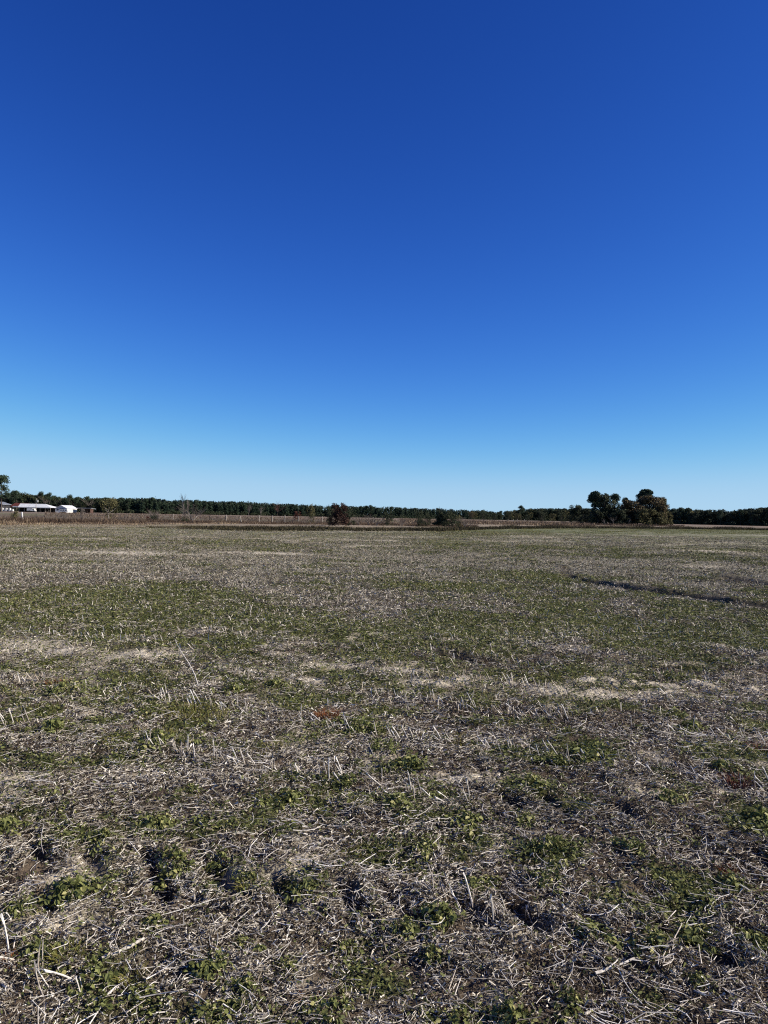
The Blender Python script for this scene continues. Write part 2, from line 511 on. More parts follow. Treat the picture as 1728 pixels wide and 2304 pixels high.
def soil_colour(x, y):
    g = green_mask(x, y)[:, None]; s = sand_mask(x, y)[:, None]
    n = fbm(x, y, 5, 91, 3)[:, None]
    r = y[:, None]
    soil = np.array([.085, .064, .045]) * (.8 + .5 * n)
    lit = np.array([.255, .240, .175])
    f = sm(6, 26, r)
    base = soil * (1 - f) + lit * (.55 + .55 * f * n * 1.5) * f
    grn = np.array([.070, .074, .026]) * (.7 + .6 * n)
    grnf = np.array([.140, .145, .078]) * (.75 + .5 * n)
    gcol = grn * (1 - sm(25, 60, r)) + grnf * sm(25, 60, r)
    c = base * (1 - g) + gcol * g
    c = c * (1 - s) + np.array([.50, .44, .33]) * (.75 + .45 * n) * s
    rm = np.zeros_like(x); mk_ = (y > 1) & (y < 30) & (np.abs(x) < 20)
    rm[mk_] = rut_mask(x[mk_], y[mk_])
    c = c * (1 - .8 * rm[:, None]) + .8 * rm[:, None] * np.array([.070, .054, .038])
    # beyond the field
    e, w, p = (lerp_line(L, x, y)[:, None] for L in (EDGE, WEED, PATH))
    n3 = fbm(x, y, .12, 95, 3)[:, None]
    strip = sm(-.02, .12, (x / np.maximum(y, 1)))[:, None] * sm(e * .55, e * .68, r) * (r < e)
    c = c * (1 - .6 * strip) + .6 * strip * np.array([.085, .098, .036]) * (.4 + .7 * n3 + .5 * n)
    dark = np.array([.050, .046, .024]) * (.7 + .6 * n)
    tan = np.array([.27, .22, .155]) * (.7 + .5 * n3)
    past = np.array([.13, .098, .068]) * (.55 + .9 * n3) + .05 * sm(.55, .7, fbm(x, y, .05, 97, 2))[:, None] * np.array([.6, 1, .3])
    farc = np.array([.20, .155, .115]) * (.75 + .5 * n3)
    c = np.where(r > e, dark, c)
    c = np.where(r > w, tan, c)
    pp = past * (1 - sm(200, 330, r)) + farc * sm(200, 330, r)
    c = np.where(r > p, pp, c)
    c = np.where(r > 600, np.array([.05, .05, .03]), c)
    return c


zz = hgt(gx, gy)
ditch_c = lerp_line(EDGE, gx, gy) * .5 + lerp_line(WEED, gx, gy) * .5
far_ok = (gy > 50)
zz[far_ok] -= .18 * np.exp(-((gy[far_ok] - ditch_c[far_ok]) / 2.5) ** 2)
nx, ny = len(xs), len(ys)
idx = np.arange(nx * ny).reshape(ny, nx)
Q = np.stack([idx[:-1, :-1], idx[:-1, 1:], idx[1:, 1:], idx[1:, :-1]], -1).reshape(-1, 4)
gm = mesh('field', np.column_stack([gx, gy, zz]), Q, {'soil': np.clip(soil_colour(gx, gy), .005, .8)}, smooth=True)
obj('field', gm, ground_material(), kind='structure', label='harvested field of soil and crop litter')
print('ground quads', len(Q))


# ------------------------------------------------------------------ sampling points over the field
def sample(n, lam, y0, y1, rng=RNG, margin=.9, slope=.53):
    yy = np.geomspace(y0, y1, 600)
    w = lam((yy[1:] + yy[:-1]) / 2) * (slope * (yy[1:] + yy[:-1]) / 2 + margin) * np.diff(yy)
    k = rng.choice(len(w), n, p=w / w.sum())
    y = yy[k] + rng.random(n) * np.diff(yy)[k]
    x = rng.uniform(-1, 1, n) * (slope * y + margin)
    return x, y


ROW_U = np.array([.921, -.39]); ROW_N = np.array([.39, .921]); ROW_O = np.array([-.51, 4.55]); ROW_S = 1.05


def row_pos(x, y):
    q = ((x - ROW_O[0]) * ROW_N[0] + (y - ROW_O[1]) * ROW_N[1]) / ROW_S
    return np.abs(q - np.round(q))


def scatter_dirs(n, tilt, rng=RNG, a0=None, spread=None):
    a = rng.uniform(0, 2 * math.pi, n) if a0 is None else a0 + rng.normal(0, spread, n)
    t = rng.normal(0, tilt, n)
    return np.column_stack([np.cos(a) * np.cos(t), np.sin(a) * np.cos(t), np.sin(t)])


def keep_litter(x, y, rng=RNG, g=.75, s=.93):
    gm_, sm_ = green_mask(x, y), sand_mask(x, y)
    p = (1 - .5 * rut_mask(x, y)) * (1 - g * gm_) * (1 - s * sm_) * (.35 + .9 * sm(.3, .6, clump_noise(x, y))) * (1.05 - .45 * sm(.15, .5, row_pos(x, y)))
    return rng.random(len(x)) < p


# fine chaff and broken bits
n = 1350000
x, y = sample(n, lambda v: np.minimum(1.0, (3.0 / v) ** 1.95), 1.5, 80)
k = keep_litter(x, y); x, y = x[k], y[k]; n = len(x)
sz = .0158 * (np.maximum(y, 2.6) / 3.0) ** .52
L = np.minimum(sz * RNG.lognormal(0, .5, n), sz * 2.6)
Wd = np.minimum(L * RNG.uniform(.07, .34, n), sz * .42)
D = scatter_dirs(n, .38); U = ortho(D); U[:, 2] *= .7
U /= np.linalg.norm(U, axis=1, keepdims=True)
z = hgt(x, y) + RNG.uniform(.0, 1, n) ** 1.5 * (.012 + .012 * (sz / .02)) + .3 * L * np.abs(D[:, 2]) + .002
V, Fq = cards(np.column_stack([x, y, z]), D, U, L, Wd, .18)
patch = fbm(x, y, 1.3, 101, 3)
far_ = sm(14, 45, y)
tint = np.clip(RNG.beta(1.15, 1.25, n) * (1 - .25 * far_) + .10 * far_ + .45 * (patch - .5) + .05, 0, 1 - .10 * sm(5, 10, y) - .20 * sm(12, 40, y))
me = mesh('crop_litter', V, Fq, {'tint': np.repeat(tint, 4)})
obj('crop_litter', me, M_LITTER, kind='stuff', label='pale chaff and broken straw scattered over the field', category='litter')

# curved straws and stalk fragments lying about
n = 62000
x, y = sample(n, lambda v: np.minimum(1, (3.4 / v) ** 1.7), 1.5, 16)
k = keep_litter(x, y, g=.5, s=.8); x, y = x[k], y[k]; n = len(x)
L = RNG.lognormal(math.log(.047), .56, n).clip(.018, .24)
s = 4
t = np.linspace(-.5, .5, s)[None, :, None]
sw = 2 * math.pi * fbm(x, y, .8, 111, 2) * 1.6        # straws lie in swirls
D = scatter_dirs(n, .12, a0=sw, spread=.75)
Bv = ortho(D); Bv[:, 2] *= .35
curv = RNG.normal(0, .22, n)[:, None, None] * L[:, None, None]
P = np.stack([x, y, hgt(x, y) + .008 + RNG.random(n) ** 2 * .035 + .25 * np.abs(D[:, 2]) * L], -1)[:, None, :] + D[:, None] * L[:, None, None] * t + Bv[:, None] * curv * (4 * t * t)
Rr = (.0008 + .0014 * RNG.random(n) ** 2 + .0042 * L)[:, None] * np.linspace(1, .75, s)[None]
V, Fq = tubes(P, Rr, 3)
tint = np.clip(RNG.beta(3.2, 1.6, n) - .02, 0, 1)
me = mesh('loose_straw', V, Fq, {'tint': np.repeat(tint, s * 3)}, smooth=True)
obj('loose_straw', me, M_STRAW, kind='stuff', label='bleached curved straws lying tangled on the soil', category='straw')

# low green ground cover: small leaves near, grassy blades further away
n = 420000
x, y = sample(n, lambda v: np.minimum(1, (3.2 / v) ** 1.75), 1.6, 45)
gmv = green_mask(x, y)
k = RNG.random(n) < (1 - .8 * rut_mask(x, y)) * np.clip(gmv ** 1.2 * .95 * (.4 + .9 * sm(.35, .6, fbm(x, y, 7, 121, 2))) + .07, 0, 1)
x, y = x[k], y[k]; n = len(x)
L = .012 * (np.maximum(y, 2.6) / 3) ** .6 * RNG.uniform(.6, 1.6, n)
D = scatter_dirs(n, .45); U = ortho(D); U[:, 2] *= .5
z = hgt(x, y) + .008 + RNG.random(n) * .03
V, Fq = cards(np.column_stack([x, y, z]), D, U, L, L * .85, .25)
me = mesh('low_weeds', V, Fq, {'tint': np.repeat(np.clip(RNG.beta(2, 2.4, n) + .3 * (fbm(x, y, .7, 131, 2) - .5), 0, 1), 4)})
obj('low_weeds', me, M_LEAF, kind='stuff', label='tiny green weeds creeping through the stubble', category='weeds')

n = 380000
x, y = sample(n, lambda v: np.where(v < 7, (v / 7) ** .4, (7 / v) ** 1.5), 2.2, 92)
gmv = green_mask(x, y)
k = RNG.random(n) < (1 - .8 * rut_mask(x, y)) * np.clip(gmv * .9 * (.15 + 1.1 * sm(.38, .6, fbm(x, y, 4, 141, 2))) + .03 + .10 * sm(25, 50, y), 0, 1) * sm(2, 6, y)
x, y = x[k], y[k]; n = len(x)
H = (.026 + .0012 * y.clip(0, 45)) * RNG.uniform(.5, 1.5, n)
D = np.column_stack([RNG.normal(0, .5, n), RNG.normal(0, .5, n), np.ones(n)]); D /= np.linalg.norm(D, axis=1, keepdims=True)
U = ortho(D); U[:, 2] *= .3
z = hgt(x, y)
B0 = np.column_stack([x, y, z]); w = (H * .09)[:, None]
V = np.stack([B0 - U * w, B0 + U * w, B0 + D * H[:, None]], 1).reshape(-1, 3)
me = mesh('short_grass', V, np.arange(3 * n).reshape(-1, 3), {'tint': np.repeat(np.clip(RNG.beta(2, 2, n) + .9 * (fbm(x, y, .5, 151, 4) - .5) + .08 * sm(14, 9, y), 0, 1), 3)})
obj('short_grass', me, M_BLADE, kind='stuff', label='short yellowish green grass in patches over the field', category='grass')

# stubble rows beyond the nearest ones, and lying stubs, as one mass
n = 120000
x, y = sample(n, lambda v: (6 / v) ** 1.3, 6.0, 95)
rp = row_pos(x, y)
k = RNG.random(n) < (np.exp(-(rp / .10) ** 2) * .9 + .10) * sm(.3, .55, fbm(x, y, .9, 161, 3)) * (1 - .6 * green_mask(x, y))
x, y = x[k], y[k]; n = len(x)
H = RNG.uniform(.03, .10, n)
D = np.column_stack([RNG.normal(-.35, .35, n), RNG.normal(.05, .35, n), np.ones(n)]); D /= np.linalg.norm(D, axis=1, keepdims=True)
U = ortho(D); B0 = np.column_stack([x, y, hgt(x, y)]); w = (.003 + .00009 * y)[:, None]
V = np.stack([B0 - U * w, B0 + U * w, B0 + U * w * .8 + D * H[:, None], B0 - U * w * .8 + D * H[:, None]], 1).reshape(-1, 3)
me = mesh('distant_stubble', V, np.arange(4 * n).reshape(-1, 4), {'tint': np.repeat(RNG.beta(2.2, 1.8, n) * (1 - .45 * sm(10, 35, y)), 4)})
obj('distant_stubble', me, M_STRAW, kind='stuff', label='cut crop stubble standing in rows further out', category='stubble')


# ------------------------------------------------------------------ near stubs as individuals
def stub_mesh(i):
    rg = np.random.default_rng(200 + i)
    s = 5
    h = rg.uniform(.07, .13)
    t = np.linspace(0, 1, s)
    bend = rg.normal(0, .012, 2)
    P = np.stack([bend[0] * t * t, bend[1] * t * t, -.02 + (h + .02) * t], -1)[None]
    r0 = rg.uniform(.0023, .0040)
    R = (r0 * np.array([1.25, 1.0, .95, .95, .92]))[None]
    V, Fq = tubes(P, R, 6)
    V[-6:, 2] += np.array([.004, .002, -.003, -.006, -.002, .003]) * 1.4        # slanted, torn cut
    top = np.arange(len(V) - 6, len(V))
    Fq = np.vstack([Fq, [[top[0], top[1], top[2], top[3]], [top[0], top[3], top[4], top[5]]]])
    me = mesh('stub', V, Fq, {'tint': np.clip(rg.uniform(.3, .8) + rg.normal(0, .08, len(V)) + .12 * (V[:, 2] > .06), 0, 1)})
    me.materials.append(M_STRAW)
    return me


stubs = [stub_mesh(i) for i in range(9)]
cands = []
for kk in range(-3, 5):
    for q in np.arange(-7, 7, .038):
        c = ROW_O + ROW_N * (kk * ROW_S) + ROW_U * (q + RNG.normal(0, .03)) + ROW_N * RNG.normal(0, .045)
        if c[1] < 1.9 or abs(c[0]) > .53 * c[1] + .15 or c[1] > 7.5: continue
        if fbm(np.array([q * 1.0]), np.array([kk * 5.0]), 1.3, 171, 2)[0] < .44: continue
        cands.append((c, kk))
cands.sort(key=lambda c: c[0][0] ** 2 + c[0][1] ** 2)
cands = cands[:290]
cands.sort(key=lambda c: (c[1], c[0][0]))


def nth(i):
    i += 1
    return '%d%s' % (i, 'th' if 10 <= i % 100 <= 20 else {1: 'st', 2: 'nd', 3: 'rd'}.get(i % 10, 'th'))


in_row = {}
for j, (c, kk) in enumerate(cands):
    o = bpy.data.objects.new('crop_stub', stubs[j % 9])
    COL.objects.link(o)
    o.location = (c[0], c[1], hz(c[0], c[1]) - .004)
    ly = RNG.normal(-.42, .25)
    o.rotation_euler = (RNG.normal(-.12, .28), ly, RNG.normal(0, .3))
    k_ = RNG.uniform(.6, 1.2); o.scale = (k_, k_, k_)
    i_ = in_row.get(kk, 0); in_row[kk] = i_ + 1
    o['label'] = '%s %s crop stub, %s from left in the %s stubble row' % (
        'tall' if k_ > 1.02 else ('short' if k_ < .78 else 'pale'), 'upright' if ly > -.18 else ('strongly leaning' if ly < -.62 else 'leaning'), nth(i_),
        {-3: 'very nearest', -2: 'nearest', -1: 'second nearest', 0: 'long middle', 1: 'first farther', 2: 'second farther', 3: 'third farther', 4: 'fourth farther'}[kk])
    o['category'] = 'stub'; o['group'] = 'cut stubs in the near stubble rows'

# ------------------------------------------------------------------ larger lying stalks, each its own thing
STALKS = [((230, 2169), (325, 2131), .0075, 'thick pale stalk lying above the lower left corner', .9),
          ((193, 2258), (275, 2218), .0075, 'thick split stalk below the other thick one at lower left', .85),
          ((2, 2215), (17, 2258), .005, 'pale stalk leaning at the left edge near the bottom', .9),
          ((232, 2085), (250, 2122), .0055, 'short brown stalk leaning toward the thick one at lower left', .45),
          ((140, 2237), (158, 2274), .005, 'short leaning stalk left of the split stalk', .7),
          ((952, 2110), (1000, 2146), .006, 'forked grey stalk beside the leafy weed at bottom centre', .95),
          ((345, 2185), (385, 2165), .004, 'thin straight stalk right of the thick pale one', .8),
          ((790, 2045), (815, 2110), .0038, 'thin stalk slanting across the litter at bottom centre', .8),
          ((1340, 2200), (1430, 2174), .006, 'long white stalk lying at lower right between two ruts', 1.0),
          ((1290, 2280), (1380, 2250), .006, 'long white stalk lying at lower right near the bottom edge', 1.0),
          ((1455, 1945), (1463, 1980), .004, 'upright white straw at lower right', .95),
          ((1112, 2140), (1135, 2180), .005, 'short pale stalk right of the forked grey stalk', .85),
          ((1555, 2230), (1590, 2270), .005, 'short white stalk leaning in the bottom right litter', 1.0),
          ((168, 1500), (212, 1530), .006, 'dry branch lying beyond the sandy patch on the left', .7),
          ((555, 1390), (575, 1372), .007, 'forked pale twig standing in the green band left of centre', .8),
          ((1450, 1660), (1330, 1640), .004, 'long thin stem lying in the litter right of centre', .75),
          ((430, 1778), (545, 1768), .004, 'long pale straw lying below the stub row left of centre', .95),
          ((585, 1705), (620, 1712), .005, 'short pale stalk lying beyond the near stub row', .95)]
for a, b, r, lab, tn in STALKS:
    A = np.array(ground_at(*a)); B = np.array(ground_at(*b))
    Lg = np.hypot(*(B - A))
    cxy = (A + B) / 2
    ang = math.atan2(B[1] - A[1], B[0] - A[0])
    Lr = min(Lg, .30)
    rg = np.random.default_rng(int(a[0] * 3 + b[1]))
    s = 8; t = np.linspace(-.5, .5, s)
    P = np.stack([t * Lr, .05 * Lr * (4 * t * t - .5) * rg.normal() + rg.normal(0, .004 * 0 + .002, s), np.full(s, r) + .008 * rg.random() * t], -1)[None]
    R = (r * .78 * (1 + .16 * rg.normal(size=s) + .22 * (np.arange(s) % 4 == 2)) * np.linspace(1.0, .66, s))[None]
    V, Fq = tubes(P, R, 7)
    if 'fork' in lab:
        t2 = np.linspace(0, 1, 5)
        P2 = np.stack([.05 * Lr + t2 * Lr * .4, t2 * .16 * Lr, r + .10 * Lr * t2], -1)[None]
        V, Fq = join([(V, Fq), tubes(P2, (r * .6 * np.linspace(1, .6, 5))[None], 6)])
    me = mesh('stalk', V, Fq, {'tint': np.clip(tn * .8 + rg.normal(0, .10, len(V)), 0, 1)}, smooth=False); me.materials.append(M_STRAW)
    o = obj('dry_stalk', me, label=lab, category='stalk')
    tilt = .55 if ('standing' in lab or 'upright' in lab) else (.3 if 'lean' in lab else .05)
    o.rotation_euler = (0, -tilt, ang)
    o.location = (cxy[0], cxy[1], hz(*cxy) + .004 + .5 * Lr * math.sin(tilt) * .9)

# the tall dead stem leaning in the left middle distance
b0 = np.array(ground_at(447, 1552)); d0 = b0[1]
tp = at(398, 1443, d0 + .25)
s = 9; t = np.linspace(0, 1, s)[:, None]
P = (np.array([b0[0], b0[1], -.01]) * (1 - t) + tp * t); P[:, 0] += .02 * np.sin(t[:, 0] * 5)
org = np.array([b0[0], b0[1], 0])
V, Fq = tubes((P - org)[None], (.0065 * np.linspace(1, .45, s))[None], 6)
sides_ = [((.55, -.10, .06), (.0, .0, .0))]
parts = [(V, Fq)]
for f, dx, dz in ((.35, .07, .10), (.6, .06, .08), (.75, -.05, .07)):
    q0 = P[int(f * 8)] - org
    Pq = q0 + np.linspace(0, 1, 4)[:, None] * np.array([dx, .03, dz])
    parts.append(tubes(Pq[None], (.003 * np.linspace(1, .5, 4))[None], 4))
V, Fq = join(parts)
me = mesh('dead_stem', V, Fq, {'tint': np.full(len(V), .72)}); me.materials.append(M_STRAW)
o = obj('dead_stem', me, label='tall thin dead stem leaning beside the sandy patch on the left', category='dead stem')
o.location = (org[0], org[1], hz(*b0))


# ------------------------------------------------------------------ weed clumps and tufts
def weed_mesh(i):
    rg = np.random.default_rng(300 + i)
    n = 230
    # a sprawling mat: several rosettes of different size strung out unevenly
    m0 = 11
    cx, cy = rg.normal(0, .058, m0), rg.normal(0, .042, m0)
    rad = rg.uniform(.018, .052, m0)
    w = rg.choice(m0, n, p=rad / rad.sum())
    rr = np.sqrt(rg.random(n)) * rad[w] * 1.15
    a = rg.uniform(0, 2 * math.pi, n)
    X = cx[w] + rr * np.cos(a); Y = cy[w] + rr * np.sin(a)
    Z = .008 + rg.uniform(.1, 1.1, n) ** 1.5 * (.4 * rad[w] + .022 * np.exp(-((X / .07) ** 2 + (Y / .05) ** 2)))
    s = rg.uniform(.0045, .0115, n)
    nrm = np.column_stack([np.cos(a) * .55, np.sin(a) * .55, np.ones(n)]) + rg.normal(0, .35, (n, 3))
    nrm /= np.linalg.norm(nrm, axis=1, keepdims=True)
    T = np.cross(nrm, rvec(n, rg)); T /= np.linalg.norm(T, axis=1, keepdims=True)
    B = np.cross(nrm, T)
    Cn = np.column_stack([X, Y, Z])
    # leaf: six-point rounded outline, folded on its midrib
    out = [(-1, 0, 0), (-.35, .62, .22), (.45, .66, .28), (1.25, 0, -.1), (.45, -.66, .28), (-.35, -.62, .22)]
    V = np.stack([Cn + s[:, None] * (T * u + B * v + nrm * q) for u, v, q in out], 1)
    base = np.arange(n)[:, None] * 6
    Fq = np.vstack([base + np.array([0, 1, 2, 3]), base + np.array([0, 3, 4, 5])])
    V = V.reshape(-1, 3)
    tl = np.repeat(np.clip(rg.beta(2.2, 2, n) + .1, 0, 1), 6)
    # thin stems
    m = 40
    st = rg.choice(n, m, replace=False)
    P = np.stack([np.column_stack([cx[w[st]] * .7, cy[w[st]] * .7, np.full(m, -.01)]) * (1 - f) + Cn[st] * f for f in (0, .55, 1)], 1)
    Vs, Fs = tubes(P, np.full((m, 3), .0011), 3)
    V2, F2 = join([(V, Fq), (Vs, Fs)])
    me = mesh('weed', V2, F2, {'tint': np.concatenate([tl, np.full(len(Vs), .55)])})
    me.materials.append(M_LEAF)
    return me


weeds = [weed_mesh(i) for i in range(6)]
WL = [(165, 2030, 1.25), (83, 2153, .9), (210, 2215, .95), (485, 2175, 1.0), (542, 2236, .95), (477, 2272, .9), (354, 2088, .8),
      (390, 1940, 1.1), (416, 1968, 1.0), (553, 2131, .6), (694, 2019, 1.1), (1077, 1994, 1.1), (998, 2080, 1.1), (976, 2150, .75),
      (726, 2272, .9), (936, 2269, .7), (1019, 2283, .8), (1085, 2265, .7), (907, 2102, .9), (1247, 1925, 1.0), (1236, 1990, .8),
      (1345, 2117, 1.0), (1464, 2135, 1.2), (1562, 2117, 1.2), (1150, 2276, .9), (1283, 2250, .8), (1598, 2055, 1.0), (1587, 2232, .7),
      (645, 1807, 1.2), (427, 1781, .8), (338, 1859, 1.2), (354, 1677, 1.5), (812, 1635, 1.4), (630, 1547, 1.5), (145, 1562, 1.7),
      (120, 1651, 1.4), (932, 1729, 1.4), (1145, 1693, 1.3), (1333, 1708, 1.6), (1176, 1771, 1.4), (895, 1823, 1.2), (1056, 1860, 1.3),
      (1500, 1812, 1.1), (1708, 1854, 1.5), (1515, 1526, 1.7), (15, 1890, 1.2), (230, 1900, 1.0), (1240, 1720, 1.2), (790, 1770, .9),
      (1560, 1640, 1.5), (330, 1610, 1.3), (60, 2060, .8), (640, 2180, .7), (1420, 1930, 1.0), (1650, 2000, 1.0), (1180, 1860, 1.0),
      (870, 1690, 1.1), (1640, 1740, 1.2), (520, 1560, 1.4), (960, 1920, .9), (300, 2240, .7), (780, 2120, .7), (1380, 2040, .9), (1690, 2150, 1.0), (560, 1990, .8)]
ORD = ['first', 'second', 'third', 'fourth', 'fifth', 'sixth', 'seventh', 'eighth', 'ninth', 'tenth', 'eleventh', 'twelfth', 'thirteenth', 'fourteenth', 'fifteenth', 'sixteenth', 'seventeenth', 'eighteenth', 'nineteenth', 'twentieth']
BANDS = [(0, 1600, 'in the band of sandy clods'), (1600, 1700, 'just beyond the near stub row'), (1700, 1800, 'along the near stub row'),
         (1800, 1900, 'in front of the near stub row'), (1900, 2060, 'among the tractor lug marks'), (2060, 2180, 'just below the tractor lug marks'), (2180, 2400, 'along the bottom edge')]
lab_of = {}
for lo, hi, ph in BANDS:
    for i, wv in enumerate(sorted([v for v in WL if lo <= v[1] < hi])):
        lab_of[wv] = 'leafy green weed clump %s, %s from the left' % (ph, ORD[i])
for j, wv in enumerate(WL):
    px, py, sc = wv
    c = ground_at(px, py)
    o = bpy.data.objects.new('weed_clump', weeds[j % 6]); COL.objects.link(o)
    o.location = (c[0], c[1], hz(*c) - .002)
    o.rotation_euler = (0, 0, RNG.uniform(0, 6.28)); o.scale = (sc, sc, sc * RNG.uniform(.9, 1.4))
    o['label'] = lab_of[wv]; o['category'] = 'weed'; o['group'] = 'leafy weed clumps in the near litter'


def tuft(name, px, py, rad, h, n, mat, label, cat, lean=.5, seed=0, w=.0014, group=None):
    rg = np.random.default_rng(400 + seed)
    c = ground_at(px, py)
    a = rg.uniform(0, 2 * math.pi, n); rr = rad * np.sqrt(rg.random(n))
    B0 = np.column_stack([rr * np.cos(a), rr * np.sin(a), np.full(n, -.01)])
    out = np.column_stack([np.cos(a), np.sin(a), np.zeros(n)]) * rg.uniform(.1, 1, (n, 1)) * lean + rg.normal(0, .2, (n, 3)) * np.array([1, 1, 0])
    H = h * rg.uniform(.4, 1.1, n)[:, None]
    M1 = B0 + (out * .35 + np.array([0, 0, .62])) * H
    T1 = B0 + (out * 1.0 + np.array([0, 0, .85])) * H
    U = ortho(T1 - B0 + 1e-6, rg) * w
    V = np.stack([B0 - U, B0 + U, M1 + U * .8, M1 - U * .8, T1], 1).reshape(-1, 3)
    b = np.arange(n)[:, None] * 5
    Fq = np.vstack([b + np.array([0, 1, 2]), b + np.array([0, 2, 3]), b + np.array([3, 2, 4])])
    me = mesh('tuft', V, Fq, {'tint': np.repeat(rg.beta(2, 2, n), 5)}); me.materials.append(mat)
    o = obj(name, me, label=label, category=cat)
    if group: o['group'] = group
    o.location = (c[0], c[1], hz(*c))
    return o


tuft('rusty_grass_tuft', 738, 1612, .085, .10, 260, M_RUST, 'rust orange dry grass tuft near the middle of the field', 'grass tuft', 1.0, 1)
tuft('rusty_grass_tuft', 128, 1542, .09, .07, 200, M_RUST, 'rust orange grass tuft behind the weeds at far left', 'grass tuft', 1.0, 2)
tuft('rusty_grass_tuft', 1665, 1768, .09, .11, 260, M_MAROON, 'dark red weed tuft at right edge, the larger of two', 'grass tuft', .9, 3)
tuft('rusty_grass_tuft', 1712, 1690, .07, .08, 160, M_MAROON, 'dark red weed tuft at right edge, the smaller and farther one', 'grass tuft', .9, 4)
tuft('rusty_grass_tuft', 1640, 1975, .035, .06, 90, M_RUST, 'small brown curled grass tuft in lower right weeds', 'grass tuft', 1.0, 5)
tuft('rusty_grass_tuft', 695, 2240, .03, .05, 80, M_RUST, 'small rust brown tuft at the bottom left of centre', 'grass tuft', 1.0, 6)
tuft('rusty_grass_tuft', 20, 2180, .035, .05, 80, M_RUST, 'small brown leaf tuft at left edge near the bottom', 'grass tuft', 1.0, 7)
tuft('straw_tuft', 1533, 1720, .04, .13, 60, M_SEDGE, 'dry tan grass tuft standing right of centre', 'grass tuft', .8, 8)
tuft('green_grass_tuft', 440, 1612, .24, .075, 900, M_BLADE, 'wide yellow green grass tuft left of centre', 'grass tuft', .6, 9, .0018)
tuft('green_grass_tuft', 330, 1672, .28, .05, 700, M_BLADE, 'flat green grass patch just beyond the near stub row', 'grass tuft', .7, 10, .0018)
tuft('green_grass_tuft', 152, 2160, .055, .07, 170, M_BLADE, 'fine green grass tuft in the lower left corner area', 'grass tuft', .9, 11)
tuft('green_grass_tuft', 300, 2205, .045, .06, 130, M_BLADE, 'fine grass tuft between the two thick stalks', 'grass tuft', .9, 12)
tuft('green_grass_tuft', 780, 1925, .08, .05, 200, M_BLADE, 'fine olive grass tuft above the lug marks at centre', 'grass tuft', .9, 13)
tuft('green_grass_tuft', 560, 2000, .05, .05, 120, M_BLADE, 'fine olive grass tuft among the lug marks left of centre', 'grass tuft', .9, 14)
tuft('green_grass_tuft', 1010, 1665, .2, .05, 450, M_BLADE, 'low olive grass patch beyond the stub row at centre', 'grass tuft', .7, 15, .0018)
tuft('green_grass_tuft', 610, 1690, .13, .05, 260, M_BLADE, 'small olive grass patch right of the flat green patch', 'grass tuft', .7, 16, .0018)


# ------------------------------------------------------------------ trees
def lobes_cards(lobes, n, size, rg, gap=.30, thin=.5):
    """leaf cards spread through ellipsoid lobes (x,y,z,rx,ry,rz,weight)"""
    w = np.array([l[6] if len(l) > 6 else l[3] * l[4] * l[5] for l in lobes]); w = w / w.sum()
    k = rg.choice(len(lobes), n, p=w)
    Lb = np.array([l[:6] for l in lobes])[k]
    d = rvec(n, rg); r = rg.random(n) ** .42
    Pn = Lb[:, :3] + d * r[:, None] * Lb[:, 3:6]
    sc = 1.0 / max(size * 4.2, 1e-3)
    nz = vn(Pn[:, 0] * sc + Pn[:, 2] * sc * .7, Pn[:, 1] * sc - Pn[:, 2] * sc, 5)
    keep = nz > gap
    Pn = Pn[keep]; d = d[keep]; m = len(Pn)
    nr = d * .6 + rvec(m, rg); nr /= np.linalg.norm(nr, axis=1, keepdims=True)
    D = np.cross(nr, rvec(m, rg)); D /= np.linalg.norm(D, axis=1, keepdims=True)
    U = np.cross(nr, D)
    s = size * rg.uniform(.55, 1.35, m)
    V, Fq = cards(Pn, D, U, s, s * .7, .25, rg)
    tn = np.clip(rg.beta(2, 2.2, m) + .5 * (vn(Pn[:, 0] * sc * .5, Pn[:, 2] * sc * .5, 9) - .5), 0, 1)
    return V, Fq, np.repeat(tn, 4)


def branch_tubes(rg, base, tips, r0, segs=5, sides=5, sag=.1):
    parts = []
    for tp in tips:
        t = np.linspace(0, 1, segs)[:, None]
        P = base[None] * (1 - t) + np.asarray(tp)[None] * t
        P[1:-1] += rg.normal(0, .02 * np.linalg.norm(tp - base), (segs - 2, 3))
        P[:, 2] -= sag * np.sin(t[:, 0] * math.pi) * np.linalg.norm((tp - base)[:2]) * .5
        parts.append(tubes(P[None], (r0 * np.linspace(1, .3, segs))[None], sides))
    return parts


